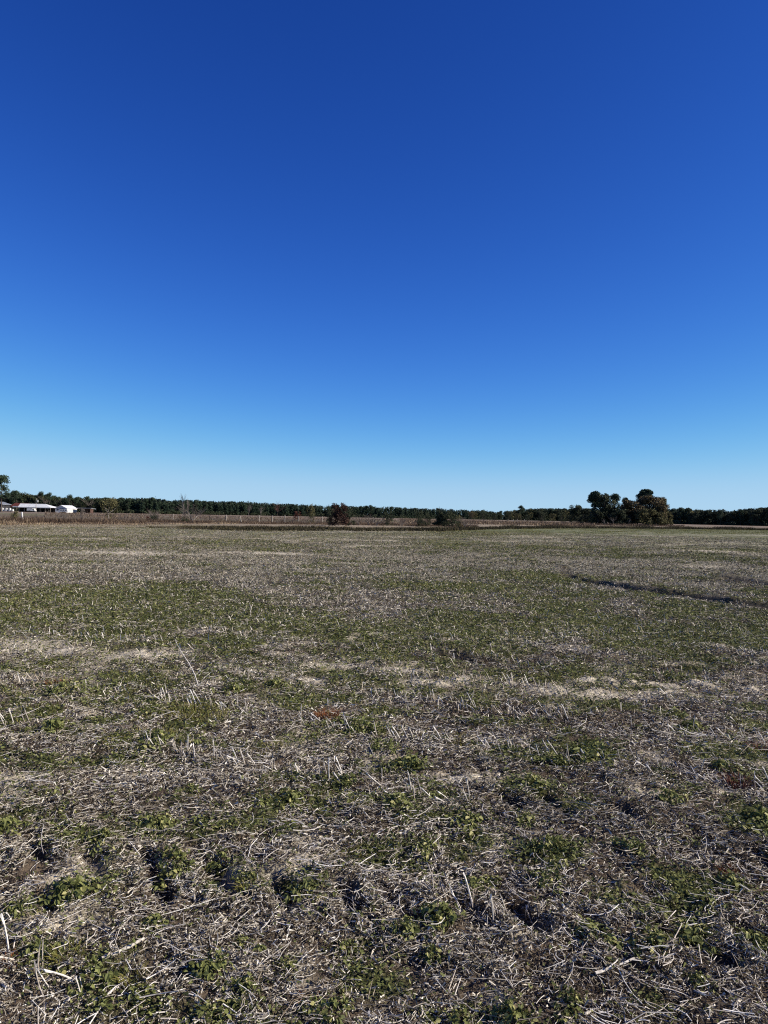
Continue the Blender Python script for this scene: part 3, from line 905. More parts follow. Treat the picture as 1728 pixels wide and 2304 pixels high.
def tree_meshes(kind, i, leaf, n, mats):
    """unit-height tree: trunk + limbs mesh and crown mesh"""
    rg = np.random.default_rng(hash((len(kind), ord(kind[0]), i)) % 100000 + 17)
    lobes = []; parts = []
    if kind == 'plantation':
        w = rg.uniform(.19, .25); z0 = rg.uniform(.10, .22)
        for k in range(9):
            f = k / 8
            z = z0 + (1 - z0 - .03) * f
            r = w * (1 - f ** 1.6 * .86)
            for q in range(2 if f < .8 else 1):
                a = rg.uniform(0, 6.28)
                lobes.append((r * .35 * math.cos(a), r * .35 * math.sin(a), z, r * .85, r * .85, .075))
        T = [np.array([0, 0, .97])]
        parts += branch_tubes(rg, np.array([0, 0, -.02]), T, .016, 6, 6, 0)
        for k in range(6):
            a = rg.uniform(0, 6.28); z = rg.uniform(.25, .8)
            parts += branch_tubes(rg, np.array([0, 0, z]), [np.array([.12 * math.cos(a), .12 * math.sin(a), z + .03])], .004, 3, 4, 0)
    elif kind == 'mature':
        bx, by = rg.normal(0, .03, 2)
        top = np.array([bx, by, .93])
        parts += branch_tubes(rg, np.array([0, 0, -.02]), [top], .02, 7, 7, 0)
        for k in range(22):
            f = rg.uniform(.40, 1) if k > 4 else rg.uniform(.86, 1)
            a = k * 2.4 + rg.uniform(-.5, .5)
            rr = rg.uniform(.15, 1) * .25 * math.sqrt(max(.05, 1.08 - f)) * (1.0 if f > .55 else .8)
            c = np.array([bx * f + rr * math.cos(a), by * f + rr * math.sin(a), .95 * f])
            s = rg.uniform(.075, .12) * (1 if f > .6 else .8)
            lobes.append((c[0], c[1], min(c[2], .95), s * 1.25, s * 1.25, s * .80))
            parts += branch_tubes(rg, np.array([bx * f, by * f, .94 * f - .06]), [c - np.array([0, 0, .02])], .006, 4, 4, 0)
    elif kind in ('oak', 'bush', 'thicket'):
        lo = {'oak': .20, 'bush': .16, 'thicket': .12}[kind]
        W = {'oak': .44, 'bush': .46, 'thicket': .52}[kind]
        for k in range(40):
            a = rg.uniform(0, 6.28); z = lo * .6 + (.88 - lo * .6) * rg.random() ** .85
            prof = math.sqrt(max(0.05, 1 - (max(0, z - .38) / .62) ** 2))
            rr = W * prof * math.sqrt(rg.random()) * .80
            s = rg.uniform(.10, .16)
            lobes.append((rr * math.cos(a), rr * math.sin(a), min(z, 1 - s * .9), s * 1.15, s * 1.15, s))
        fork = np.array([rg.normal(0, .01), rg.normal(0, .01), lo * .7])
        parts += branch_tubes(rg, np.array([0, 0, -.02]), [fork], .03 if kind == 'oak' else .018, 4, 7, 0)
        tips = [np.array(l[:3]) for l in lobes[:10]]
        parts += branch_tubes(rg, fork, tips, .014 if kind == 'oak' else .009, 5, 5, 0)
    tv, tf = join(parts)
    tm = mesh('trunk', tv, tf, {'tint': np.full(len(tv), .5)}, smooth=True)
    tm.materials.append(mats[1])
    V, Fq, tn = lobes_cards(lobes, n, leaf, rg)
    cm = mesh('crown', V, Fq, {'tint': tn}); cm.materials.append(mats[0])
    return tm, cm


def place_tree(name, meshes, px, d, ytop, label, wide=1.0, group=None, base=0.0, rz=None, cat='tree'):
    c = at(px, hor(px), d)
    H = at(px, ytop, d)[2] - base
    o = empty(name, (c[0], d, base), label, cat, group, RNG.uniform(0, 6.28) if rz is None else rz, (H * wide, H * wide, H))
    obj('trunk', meshes[0], parent=o)
    obj('crown', meshes[1], parent=o)
    return o


# bare tree: recursive branches
def bare_meshes(seed, spread=.45, n0=6, pale=False, trunk_h=.18, levels=4, mat_t=None, mat_w=None, r0=.016):
    rg = np.random.default_rng(seed)
    thick, thin = [], []

    def grow(p, d, L, r, lev):
        t = np.linspace(0, 1, 4)[:, None]
        q = p[None] + d[None] * L * t
        q[1:] += rg.normal(0, L * .05, (3, 3)) * t[1:]
        (thick if lev <= 1 else thin).append((q, r * np.linspace(1, .62, 4)))
        if lev >= levels: return
        e = q[-1]
        for k in range(rg.integers(2, 5) if lev else n0):
            dd = d * (1.0 if lev else .9) + rg.normal(0, spread, 3) * np.array([1, 1, .55])
            dd[2] = abs(dd[2]) * .6 + .35
            dd /= np.linalg.norm(dd)
            st = q[rg.integers(1, 4)] if lev else e
            grow(st, dd, L * rg.uniform(.55, .85) if lev else (1 - trunk_h) * rg.uniform(.30, .42), r * rg.uniform(.45, .65), lev + 1)
    grow(np.array([0, 0, -.02]), np.array([0, 0, 1.0]), trunk_h + .02, r0, 0)
    out = []
    for lst, sides in ((thick, 6), (thin, 3)):
        P = np.stack([a for a, b in lst]); R = np.stack([b for a, b in lst])
        V, Fq = tubes(P, R, sides)
        out.append([V, Fq])
    zmax = max(out[0][0][:, 2].max(), out[1][0][:, 2].max())
    ms = []
    for (V, Fq), nm, mt in zip(out, ('trunk', 'crown'), (mat_t or M_PALEBARK, mat_w or M_TWIG)):
        V = V / zmax
        me = mesh(nm, V, Fq, {'tint': np.full(len(V), .6)}); me.materials.append(mt); ms.append(me)
    return ms


# --- far woods ---------------------------------------------------------------
PL = [tree_meshes('plantation', i, .05, 1500, (M_PINE, M_BARK)) for i in range(6)]
MP = [tree_meshes('mature', i, .038, 1700, (M_PINE, M_BARK)) for i in range(5)]
OG = [tree_meshes('oak', i, .055, 1800, (M_OAKG, M_BARK)) for i in range(4)]
OB = [tree_meshes('oak', i + 10, .055, 1500, (M_OLIVE, M_BARK)) for i in range(3)]
BR = [bare_meshes(500 + i, levels=4, n0=5, mat_t=M_BARK) for i in range(3)]

DLINE = ([-300, 0, 350, 600, 900, 1050, 1133, 1300, 1330, 1480, 1728, 2100], [470, 440, 425, 500, 520, 600, 700, 720, 640, 500, 455, 430])
TOPS = ([-300, -60, 0, 30, 60, 100, 130, 160, 185, 210, 230, 260, 300, 350, 380, 430, 480, 500, 560, 600, 640, 700, 750, 800, 850, 900, 930, 1000, 1050, 1100, 1133, 1150, 1170, 1190, 1250, 1290, 1340, 1480, 1500, 1540, 1590, 1610, 1645, 1670, 1700, 1728, 2100],
        [1108, 1112, 1113, 1109, 1111, 1114, 1119, 1119, 1122, 1120, 1119, 1120, 1120, 1120, 1125, 1124, 1127, 1127, 1128, 1131, 1132, 1135, 1136.5, 1138, 1138.5, 1140, 1142.5, 1143.5, 1146, 1149, 1151.5, 1147, 1144, 1144, 1143, 1143.5, 1144, 1146, 1146, 1144, 1147, 1146, 1150, 1145, 1142, 1141, 1141])


ANCH = ((-400, 'above the dark house'), (14, 'above the rusty red roof'), (43, 'above the open barn'), (113, 'above the white barn'), (150, 'above the brown shed'),
        (190, 'behind the pale trunked tree'), (262, 'right of the pale trunked tree'), (380, 'behind the slim bare trees'), (445, 'right of the slim bare trees'),
        (525, 'behind the leaning post'), (595, 'behind the close pair of posts'), (650, 'behind the russet tree'), (710, 'behind the red bush'), (800, 'right of the red bush'),
        (865, 'behind the round bank bush'), (915, 'behind the wide bank bush'), (975, 'behind the largest bank bush'), (1040, 'at the plantation end'), (1085, 'left of the skyline dip'),
        (1133, 'right of the skyline dip'), (1200, 'midway to the grove'), (1260, 'just left of the grove'), (1400, 'just right of the grove'), (1560, 'midway to the right edge'), (1650, 'near the right edge'))


def wood(px0, px1, n, chooser, group, labels, jit=1.6, seed=1):
    rg = np.random.default_rng(seed)
    pxs = np.sort(np.linspace(px0, px1, n) + rg.normal(0, (px1 - px0) / n * .4, n))
    cnt = {}
    for px in pxs:
        d = np.interp(px, *DLINE) + rg.uniform(0, 9)
        yt = np.interp(px, *TOPS) + rg.normal(0, jit) + 1.2
        nm, ms, lab, wd = chooser(rg)
        an = [t_ for p_, t_ in ANCH if p_ <= px][-1]
        i_ = cnt.get((lab, an), 0); cnt[(lab, an)] = i_ + 1
        place_tree(nm, ms, px, d, yt, '%s %s, %s such from left' % (lab, an, nth(i_)), wd * rg.uniform(.85, 1.15), group)


def ch_mixed(rg):
    u = rg.random()
    if u < .38: return 'pine_tree', MP[rg.integers(5)], 'mature pine', 1.0
    if u < .72: return 'oak_tree', OG[rg.integers(4)], 'dark evergreen tree', 1.0
    if u < .86: return 'oak_tree', OB[rg.integers(3)], 'olive brown tree', .9
    return 'bare_tree', BR[rg.integers(3)], 'leafless grey tree', .9


def ch_pine(rg):
    if rg.random() < .90: return 'pine_tree', PL[rg.integers(6)], 'even plantation pine', 1.0
    return 'pine_tree', MP[rg.integers(5)], 'flat topped plantation pine', 1.0


def ch_far(rg):
    u = rg.random()
    if u < .4: return 'pine_tree', MP[rg.integers(5)], 'distant pine', 1.1
    if u < .85: return 'oak_tree', OG[rg.integers(4)], 'distant round dark tree', 1.25
    return 'oak_tree', OB[rg.integers(3)], 'distant olive tree', 1.2


def ch_right(rg):
    u = rg.random()
    if u < .38: return 'pine_tree', MP[rg.integers(5)], 'wood edge pine', 1.05
    if u < .88: return 'oak_tree', OG[rg.integers(4)], 'dark broad wood edge tree', 1.15
    return 'oak_tree', OB[rg.integers(3)], 'greyish brown wood edge tree', 1.1


wood(-60, 262, 62, ch_mixed, 'trees of the mixed wood behind the farm', None, 3.0, 1)
wood(262, 1065, 150, ch_pine, 'pines along the plantation edge', None, 1.5, 2)
wood(1062, 1330, 46, ch_far, 'trees of the low distant wood', None, 1.6, 3)
wood(1478, 1790, 44, ch_right, 'trees of the wood edge at right', None, 1.8, 4)

# the depth of the woods behind their front trees, one mass
rg = np.random.default_rng(55)
Vs, Fs, Ts, off = [], [], [], 0
for k in range(1900):
    px = rg.uniform(-330, 2100)
    if 1345 < px < 1470 and rg.random() < .5: continue
    d = np.interp(px, *DLINE) + rg.uniform(4, 45)
    yt = np.interp(px, *TOPS) + rg.uniform(.8, 4.0)
    c = at(px, hor(px), d); H = max(4, at(px, yt, d)[2])
    lob = [(rg.normal(0, .05), rg.normal(0, .05), z_, .26 * (1.1 - z_ * .4), .26 * (1.1 - z_ * .4), .17) for z_ in (.1, .3, .5, .7, .86)]
    V, Fq, tn = lobes_cards(lob, 170, .11, rg, gap=.05)
    Vs.append(V * H + np.array([c[0], d, 0])); Fs.append(Fq + off); Ts.append(tn * .8); off += len(V)
me = mesh('wood_interior', np.vstack(Vs), np.vstack(Fs), {'tint': np.concatenate(Ts)})
obj('wood_interior', me, M_PINE, kind='stuff', label='dark mass of trees deep in the far woods', category='wood')

# undergrowth at the woods' feet
Vs, Fs, Ts, off = [], [], [], 0
for k in range(420):
    px = rg.uniform(-100, 1850)
    d = np.interp(px, *DLINE) - rg.uniform(-3, 3)
    c = at(px, hor(px), d); H = rg.uniform(1.0, 3.4)
    V, Fq, tn = lobes_cards([(0, 0, .4, .7, .7, .5)], 45, .22, rg, gap=.2)
    Vs.append(V * H + np.array([c[0], d, 0])); Fs.append(Fq + off); Ts.append(tn); off += len(V)
me = mesh('undergrowth', np.vstack(Vs), np.vstack(Fs), {'tint': np.concatenate(Ts)})
obj('undergrowth', me, M_OAKG, kind='stuff', label='dark scrub along the foot of the far woods', category='scrub')


# --- single trees ------------------------------------------------------------
def uniq(kind, i, leafm, n, mat, bark=M_BARK):
    return tree_meshes(kind, i, leafm, n, (mat, bark))


place_tree('pine_tree', uniq('mature', 41, .030, 3000, M_PINE), 3, 300, 1069, 'tall open pine cut by the left edge of the photo', 1.15)
# big ones on the plantation skyline
place_tree('pine_tree', uniq('mature', 42, .03, 1600, M_PINE), 110, 430, 1108, 'rounded pine standing above the white barn roof', .95)
place_tree('pine_tree', uniq('mature', 43, .03, 1500, M_PINE), 157, 430, 1113, 'rounded pine standing above the white gabled barn', 1.0)
place_tree('pine_tree', uniq('mature', 44, .03, 1500, M_PINE), 38, 430, 1104, 'broad pine crown above the rusty red roof', 1.2)
place_tree('bare_tree', bare_meshes(520, levels=4, n0=6, mat_t=M_BARK, mat_w=tint_mat('reddish_twig', ((0, (.08, .03, .025)), (1, (.16, .07, .055))))), 625, 470, 1122, 'bare reddish tree poking above the plantation skyline', .9)
place_tree('bare_tree', bare_meshes(521, levels=4, n0=6), 587, 400, 1128, 'pale bare tree in front of the pines, right of two', .8)
place_tree('bare_tree', bare_meshes(522, levels=4, n0=6), 560, 400, 1122, 'pale bare tree in front of the pines, left of two', .7)

# grove right of centre, ~265 m out
GD = 262
place_tree('pine_tree', uniq('mature', 51, .034, 6000, M_PINE), 1336, GD, 1106, 'tall pine at the left end of the grove', 1.0)
place_tree('oak_tree', uniq('oak', 52, .045, 9000, M_OAKG), 1358, GD - 2, 1111, 'large dark evergreen oak at the left of the grove', 1.0)
place_tree('pine_tree', uniq('mature', 53, .030, 3400, M_PINE), 1384, GD + 2, 1111, 'slim open pine between the dark oak and brown oaks', .85)
place_tree('pine_tree', uniq('mature', 54, .030, 2600, M_PINE), 1409, GD + 4, 1120, 'small flat topped pine peeking over the brown oak', .8)
place_tree('pine_tree', uniq('mature', 55, .034, 7000, M_PINE), 1446, GD + 5, 1103, 'tallest flat topped pine behind the brown oaks', 1.2)
place_tree('oak_tree', uniq('thicket', 56, .045, 9000, M_OAKB), 1422, GD - 4, 1122, 'russet brown oak at the middle of the grove', 1.25)
place_tree('oak_tree', uniq('thicket', 68, .045, 5000, M_OAKG), 1393, GD + 6, 1131, 'dark green tree filling the gap inside the grove', 1.0)
place_tree('oak_tree', uniq('oak', 57, .045, 10000, M_OAKB), 1466, GD - 2, 1114, 'broad rusty brown oak at the right end of the grove', 1.35)
place_tree('oak_tree', uniq('thicket', 66, .045, 6000, M_OLIVE), 1494, GD, 1134, 'brown green tree low on the right flank of the grove', .85)
place_tree('pine_tree', uniq('mature', 58, .034, 3600, M_OLIVE), 1490, GD + 2, 1120, 'olive spiky tree leaning out at the grove right end', .95)
place_tree('oak_tree', uniq('thicket', 59, .05, 5200, M_OLIVE), 1452, GD - 9, 1141, 'low olive green tree in front of the brown oaks', 1.25)
place_tree('bush', uniq('thicket', 60, .055, 4200, M_OAKG), 1397, GD - 8, 1145, 'dark green bush at the foot of the middle grove', 1.3, cat='bush')
place_tree('bush', uniq('thicket', 61, .055, 3600, M_OLIVE), 1482, GD - 8, 1150, 'low golden brown bush at the foot of the right grove', 1.3, cat='bush')
place_tree('bush', uniq('thicket', 62, .055, 4600, M_OAKG), 1345, GD - 6, 1143, 'black green bush under the dark oak', 1.2, cat='bush')
place_tree('bush', uniq('thicket', 67, .055, 4200, M_OAKG), 1372, GD + 3, 1140, 'black green thicket between the dark oak and middle bush', 1.1, cat='bush')
place_tree('oak_tree', uniq('oak', 63, .045, 5200, M_OAKG), 1297, GD + 30, 1134, 'dark round tree just left of the grove', .95)
place_tree('oak_tree', uniq('thicket', 64, .05, 4200, M_OAKG), 1318, GD + 25, 1143, 'lower dark tree between the round tree and the grove', 1.1)
place_tree('bush', uniq('thicket', 65, .05, 1600, M_OLIVE), 1300, GD + 5, 1162, 'small olive bush in front of the round dark tree', 1.2, cat='bush')
for j, (px, yt, lab) in enumerate(((1380, 1160, 'pale slanting bare sapling at the grove foot, left of two'), (1415, 1163, 'pale slanting bare sapling at the grove foot, right of two'), (1360, 1166, 'grey bare scrub at the left foot of the grove'))):
    place_tree('bare_sapling', bare_meshes(530 + j, levels=3, n0=5, trunk_h=.3), px, GD - 14, yt, lab, 1.0, cat='sapling')

# isolated round dark trees before the low wood
for j, (px, d, yt, kd, mt, lab, wd) in enumerate((
        (1112, 420, 1151, 'thicket', M_OAKG, 'round dark tree in the pasture before the low wood, left of three', .9),
        (1088, 520, 1150, 'oak', M_OAKG, 'dark round tree at the end of the pine plantation', 1.1),
        (1145, 430, 1148, 'thicket', M_OAKG, 'narrow dark tree at the dip in the skyline', .8),
        (1165, 440, 1152, 'thicket', M_OLIVE, 'grey olive round tree right of the skyline dip', 1.1),
        (1187, 330, 1157, 'thicket', M_OAKG, 'dark bushy tree standing nearer in the right pasture', .8),
        (1219, 400, 1151, 'thicket', M_OAKG, 'broad dark round tree in the right pasture', 1.0),
        (1264, 380, 1152, 'thicket', M_OAKG, 'dark bluish round tree left of the grove bushes', 1.0),
        (1172, 600, 1136.5, 'mature', M_PINE, 'umbrella shaped pine rising above the low wood', .9),
        (1060, 540, 1148, 'oak', M_OAKB, 'pale brown tree in front of the plantation end', .9),
        (1244, 430, 1154, 'thicket', M_OLIVE, 'olive rounded tree before the low wood', 1.0),
        (1283, 340, 1157, 'thicket', M_OAKG, 'small dark tree left of the grove', 1.0))):
    place_tree('pasture_tree', uniq(kd, 70 + j, .04, 1800, mt), px, d, yt, lab, wd)

# hedge line trees and bushes by the fence
place_tree('pale_trunk_tree', (lambda a, b: (a[0], b))(bare_meshes(561, spread=.34, n0=5, trunk_h=.22, levels=4, r0=.022), uniq('oak', 81, .036, 1500, M_OLIVE)[1]),
           245, 108, 1114, 'small tree with pale trunks and thin olive crown by the fence', .95)
tr = place_tree('bare_tree', bare_meshes(562, spread=.22, n0=4, trunk_h=.34, levels=4, r0=.018), 411, 112, 1107, 'tall slim pale bare tree behind the fence', .5)
place_tree('bare_tree', bare_meshes(563, spread=.24, n0=4, trunk_h=.3, levels=4, r0=.018), 423, 113, 1118, 'second slim bare tree just right of the tallest one', .4)
place_tree('bare_shrub', bare_meshes(564, spread=.5, n0=9, trunk_h=.08, levels=4, r0=.02), 434, 111, 1127, 'wide bare grey shrub beside the slim bare trees', 1.0, cat='shrub')
place_tree('bush', uniq('thicket', 84, .06, 1300, M_OAKG), 418, 109, 1160, 'dark brush at the foot of the slim bare trees', 1.3, cat='bush')
place_tree('bush', uniq('thicket', 85, .06, 1600, M_OAKG), 348, 109, 1156, 'low dark bush by the fence left of the bare trees', 1.2, cat='bush')
place_tree('bare_shrub', bare_meshes(565, spread=.5, n0=10, trunk_h=.06, levels=4, r0=.018), 348, 110, 1141, 'grey twiggy shrub rising out of the low dark bush', 1.0, cat='shrub')
place_tree('bush', uniq('thicket', 86, .055, 1500, M_MAROON), 334, 109, 1160, 'reddish brown low bush left of the dark bush', 1.1, cat='bush')
place_tree('bush', uniq('bush', 87, .06, 1400, M_OLIVE), 33, 78, 1149, 'small olive bush by the white post', .8, cat='bush')
place_tree('bush', uniq('thicket', 88, .06, 1200, M_TWIG), 186, 96, 1142, 'dark upright twiggy bush between the barns and pale tree', .42, cat='bush')
for j, (px, yt, wd, lab) in enumerate(((88, 1147, 1.6, 'grey brush heap in front of the barns, left of three'), (112, 1144, 1.5, 'grey brush heap in front of the barns, middle of three'), (139, 1149, 1.5, 'grey brush heap in front of the barns, right of three'))):
    place_tree('brush', bare_meshes(570 + j, spread=.55, n0=12, trunk_h=.05, levels=4, mat_t=M_TWIG, r0=.012), px, 92, yt, lab, wd * .9, cat='brush', group='grey brush heaps before the barns')
place_tree('bush', uniq('bush', 89, .05, 3600, M_RED), 763, 106, 1131, 'large dark red leaved bush by the fence end', 1.0, cat='bush')
place_tree('bush', uniq('bush', 90, .05, 2400, M_OAKG), 785, 109, 1137, 'dark green bush against the right of the red bush', .8, cat='bush')
place_tree('bush', uniq('bush', 91, .05, 1600, M_OAKG), 744, 108, 1140, 'dark green bush against the left of the red bush', .6, cat='bush')
place_tree('bush', uniq('bush', 92, .06, 700, M_MAROON), 669, 150, 1148, 'small russet leaved tree beyond the fence posts', .9, cat='tree')
place_tree('olive_tree', uniq('oak', 93, .05, 1600, M_OLIVE, M_PALEBARK), 699, 120, 1131, 'slender olive green tree left of the red bush', .55)
place_tree('bush', uniq('bush', 94, .05, 2000, M_OAKG), 873, 118, 1149, 'dark round bush on the ditch bank, left of the pair', .95, cat='bush')
place_tree('bush', uniq('thicket', 95, .045, 2600, M_OAKG), 944, 119, 1148, 'dark wide bush left of the largest bank bush', 1.05, cat='bush')
place_tree('bush', uniq('bush', 96, .045, 2400, M_OAKG), 963, 120, 1152, 'small dark bush between two larger bank bushes', .6, cat='bush')
place_tree('cedar_tree', uniq('plantation', 97, .045, 2600, M_OAKG), 988, 117, 1140, 'pointed dark cedar at the left of the largest bank bush', 1.3)
place_tree('bush', uniq('thicket', 98, .045, 4200, M_OAKG), 1012, 116, 1149, 'largest dark bush on the ditch bank', 1.25, cat='bush')
place_tree('bush', uniq('thicket', 99, .05, 1400, M_OLIVE), 1032, 119, 1158, 'low olive bush at the right of the largest bank bush', 1.0, cat='bush')
for j, (px, yt, lab) in enumerate(((830, 1152, 'bare twiggy scrub on the bank right of the red bush'), (848, 1158, 'low bare twigs left of the round bank bush'), (905, 1162, 'low bare twigs right of the round bank bush'), (1047, 1160, 'grey bare scrub right of the largest bank bush'), (1060, 1166, 'low bare scrub trailing off the bank bushes'), (807, 1158, 'small bare scrub touching the red bush'))):
    place_tree('bare_shrub', bare_meshes(580 + j, spread=.5, n0=10, trunk_h=.06, levels=4, r0=.016), px, 118, yt, lab, 1.2, cat='shrub')

# ------------------------------------------------------------------ fence-line grass, ditch weeds, pasture grass
def grass_mass(name, px0, px1, n, dfun, depth, hfun, mat, label, wfun, seed, clump=.4, tb=(2, 2), cat='grass'):
    rg = np.random.default_rng(seed)
    px = rg.uniform(px0, px1, n)
    d = dfun(px) + rg.uniform(0, 1, n) * depth
    x = (px - 864) / F * d
    nz = fbm(x, d, .45, seed, 3)
    k = rg.random(n) < sm(clump - .15, clump + .2, nz)
    px, x, d, nz = px[k], x[k], d[k], nz[k]; n = len(x)
    H = hfun(px) * rg.uniform(.25, 1.1, n) ** .8 * (.25 + 1.4 * nz) * (.8 + .5 * (fbm(x, d, .12, seed + 9, 2) - .3))
    D = np.column_stack([rg.normal(0, .4, n), rg.normal(0, .4, n), np.ones(n)]); D /= np.linalg.norm(D, axis=1, keepdims=True)
    U = ortho(D, rg); U[:, 2] *= .3
    w = (wfun * rg.uniform(.6, 1.5, n))[:, None]
    B0 = np.column_stack([x, d, hgt(x, d) - .1 * 0])
    B0[:, 2] -= .05
    M1 = B0 + D * H[:, None] * .6
    V = np.stack([B0 - U * w, B0 + U * w, M1 + U * w * 1.3, B0 + D * H[:, None] + U * .15 * H[:, None] * rg.normal(0, 1, (n, 1)), M1 - U * w * 1.3], 1).reshape(-1, 3)
    b = np.arange(n)[:, None] * 5
    Fq = np.vstack([b + np.array([0, 1, 2]), b + np.array([0, 2, 4]), b + np.array([4, 2, 3])])
    tn = np.clip(rg.beta(*tb, n) + .5 * (fbm(x, d, .25, seed + 3, 2) - .5), 0, 1)
    me = mesh(name, V, Fq, {'tint': np.repeat(tn, 5)})
    return obj(name, me, mat, kind='stuff', label=label, category=cat)


def dline(pairs):
    a = [p[0] for p in pairs]; b = [p[1] for p in pairs]
    return lambda px: np.interp(px, a, b)


FENCE_D = dline(((-200, 70), (50, 79), (300, 100), (390, 110), (600, 115), (800, 122), (1000, 190), (1180, 312)))
path_d = lambda px: np.interp((px - 864) / F, *PATH)
weed_d = lambda px: np.interp((px - 864) / F, *WEED)
edge_d = lambda px: np.interp((px - 864) / F, *EDGE)
grass_mass('dead_tall_grass', -150, 1075, 80000, lambda p: np.minimum(FENCE_D(p), 125) - 5, 14, dline(((-150, 1.0), (60, .85), (150, .7), (300, .62), (600, .58), (800, .55), (1075, .5))), M_SEDGE,
           'reddish brown dead grass standing along the fence line', .012, 701, .42, (1.7, 2.6))
grass_mass('tan_grass', -150, 60, 6500, lambda p: FENCE_D(p) - 7, 7, dline(((-150, .8), (0, .75), (40, .45), (60, .2))), M_SEDGE,
           'tan dry grass bank at the far left field edge', .02, 702, .35, (4, 1.6))
grass_mass('pale_verge_grass', -150, 1330, 26000, lambda p: path_d(p) - 3.5, 4.5, dline(((-150, .28), (1330, .30))), M_SEDGE,
           'short pale grass along the track behind the ditch', .02, 703, .4, (4.5, 1.5))
grass_mass('ditch_weeds', 330, 1900, 95000, lambda p: edge_d(p) - 2, 12, dline(((330, .12), (430, .28), (560, .42), (900, .45), (1050, .5), (1180, .7), (1300, .75), (1500, .75), (1750, .7))), M_DITCH,
           'dark brown weeds standing in the long ditch', .015, 704, .30, (2, 2.6), cat='weeds')
grass_mass('pasture_grass', 900, 1340, 22000, lambda p: 170 + 0 * p, 190, dline(((900, .8), (1340, .8))), M_SEDGE,
           'tan rough pasture grass left of the grove', .035, 705, .38, (2.2, 1.8))
grass_mass('far_pasture_grass', 100, 1000, 22000, lambda p: 140 + 0 * p, 200, dline(((100, .55), (1000, .55))), M_SEDGE,
           'low brown grass of the pasture behind the fence', .04, 706, .5, (2.0, 2.6))
grass_mass('far_field_grass', 850, 1950, 90000, lambda p: edge_d(p) * .60, 70, dline(((850, .10), (1900, .16))), M_BLADE,
           'short green growth along the far right field edge', .02, 708, .35, (1.6, 2.4))
grass_mass('grove_grass', 1270, 1540, 9000, lambda p: 238 + 0 * p, 22, dline(((1270, .9), (1540, .7))), M_SEDGE,
           'tan dead grass at the foot of the grove', .03, 707, .4, (2.0, 2.4))

# low brown brush scattered through the fence grass
BRUSH = [bare_meshes(600 + i, spread=.55, n0=11, trunk_h=.05, levels=4, mat_t=M_TWIG, r0=.014) for i in range(4)]
rgb = np.random.default_rng(91)
run_n = {}
for j, px in enumerate((64, 76, 160, 172, 205, 222, 268, 284, 312, 372, 398, 452, 464, 487, 526, 560, 596, 626, 655, 688, 712, 816, 862, 898)):
    dd = float(FENCE_D(px)) + rgb.uniform(-4, 3)
    an = [t_ for p_, t_ in ((0, 'right of the white post'), (155, 'left of the pale trunked tree'), (260, 'right of the pale trunked tree'), (360, 'around the thick pale post'),
                            (440, 'right of the slim bare trees'), (500, 'near the leaning post'), (590, 'near the close pair of posts'), (640, 'before the russet tree'), (700, 'left of the red bush'), (800, 'right of the red bush')) if p_ <= px][-1]
    run_n[an] = run_n.get(an, 0) + 1
    place_tree('brush', BRUSH[j % 4], px, dd, hor(px) + rgb.uniform(3, 10), 'low brown brush %s, %s from left there' % (an, ORD[run_n[an] - 1]), rgb.uniform(1.2, 2.2), 'low brown brush along the fence', cat='brush')

# ------------------------------------------------------------------ fence
posts = [  # px, ytop, d, lean, material, label
    (52, 1152.5, 79, -.09, M_POSTWHITE, 'white painted post at the left end of the fence'),
    (298, 1159.5, 104, 0, M_POSTDARK, 'dark post left of the low dark bush'),
    (355, 1160, 108, 0, M_POSTDARK, 'dark post hidden in the low bush'),
    (390, 1156.5, 111, .0, M_POSTPALE, 'thick pale post left of the bare trees'),
    (472, 1160, 113, 0, M_POSTDARK, 'dark thin post right of the bare trees'),
    (507, 1161, 114, 0, M_POSTDARK, 'dark post touching the pale leaning one'),
    (510, 1158.5, 113, -.06, M_POSTPALE, 'pale post beside its dark neighbour'),
    (544, 1161, 114, -.24, M_POSTPALE, 'pale post leaning strongly'),
    (583.5, 1160, 115, 0, M_POSTPALE, 'bright upright post'),
    (610.5, 1160, 116, 0, M_POSTDARK, 'dark post of the close pair'),
    (613, 1160.5, 117, 0, M_POSTPALE, 'grey post of the close pair'),
    (641, 1160, 120, 0, M_POSTPALE, 'grey post right of the close pair'),
    (672, 1161.5, 122, 0, M_POSTPALE, 'grey post by the russet tree'),
    (725.5, 1162, 130, 0, M_POSTPALE, 'bright post left of the red bush'),
    (840, 1164, 160, 0, M_POSTPALE, 'grey post beyond the bank scrub'),
    (1089, 1169, 305, 0, M_POSTDARK, 'dark far post in the right pasture'),
    (1143, 1168.5, 300, 0, M_POSTPALE, 'pale far post, second in the right pasture'),
    (1155, 1168, 300, 0, M_POSTPALE, 'pale far post, third in the right pasture'),
    (1163.5, 1168, 305, 0, M_POSTPALE, 'pale far post, fourth in the right pasture'),
    (1180, 1168, 312, 0, M_POSTPALE, 'pale far post, last in the right pasture')]
fo = at(52, hor(52), 79)
fence = empty('wire_fence', (fo[0], 79, 0), 'old wire fence of mixed pale and dark wooden posts behind the ditch', 'fence')
tops = []
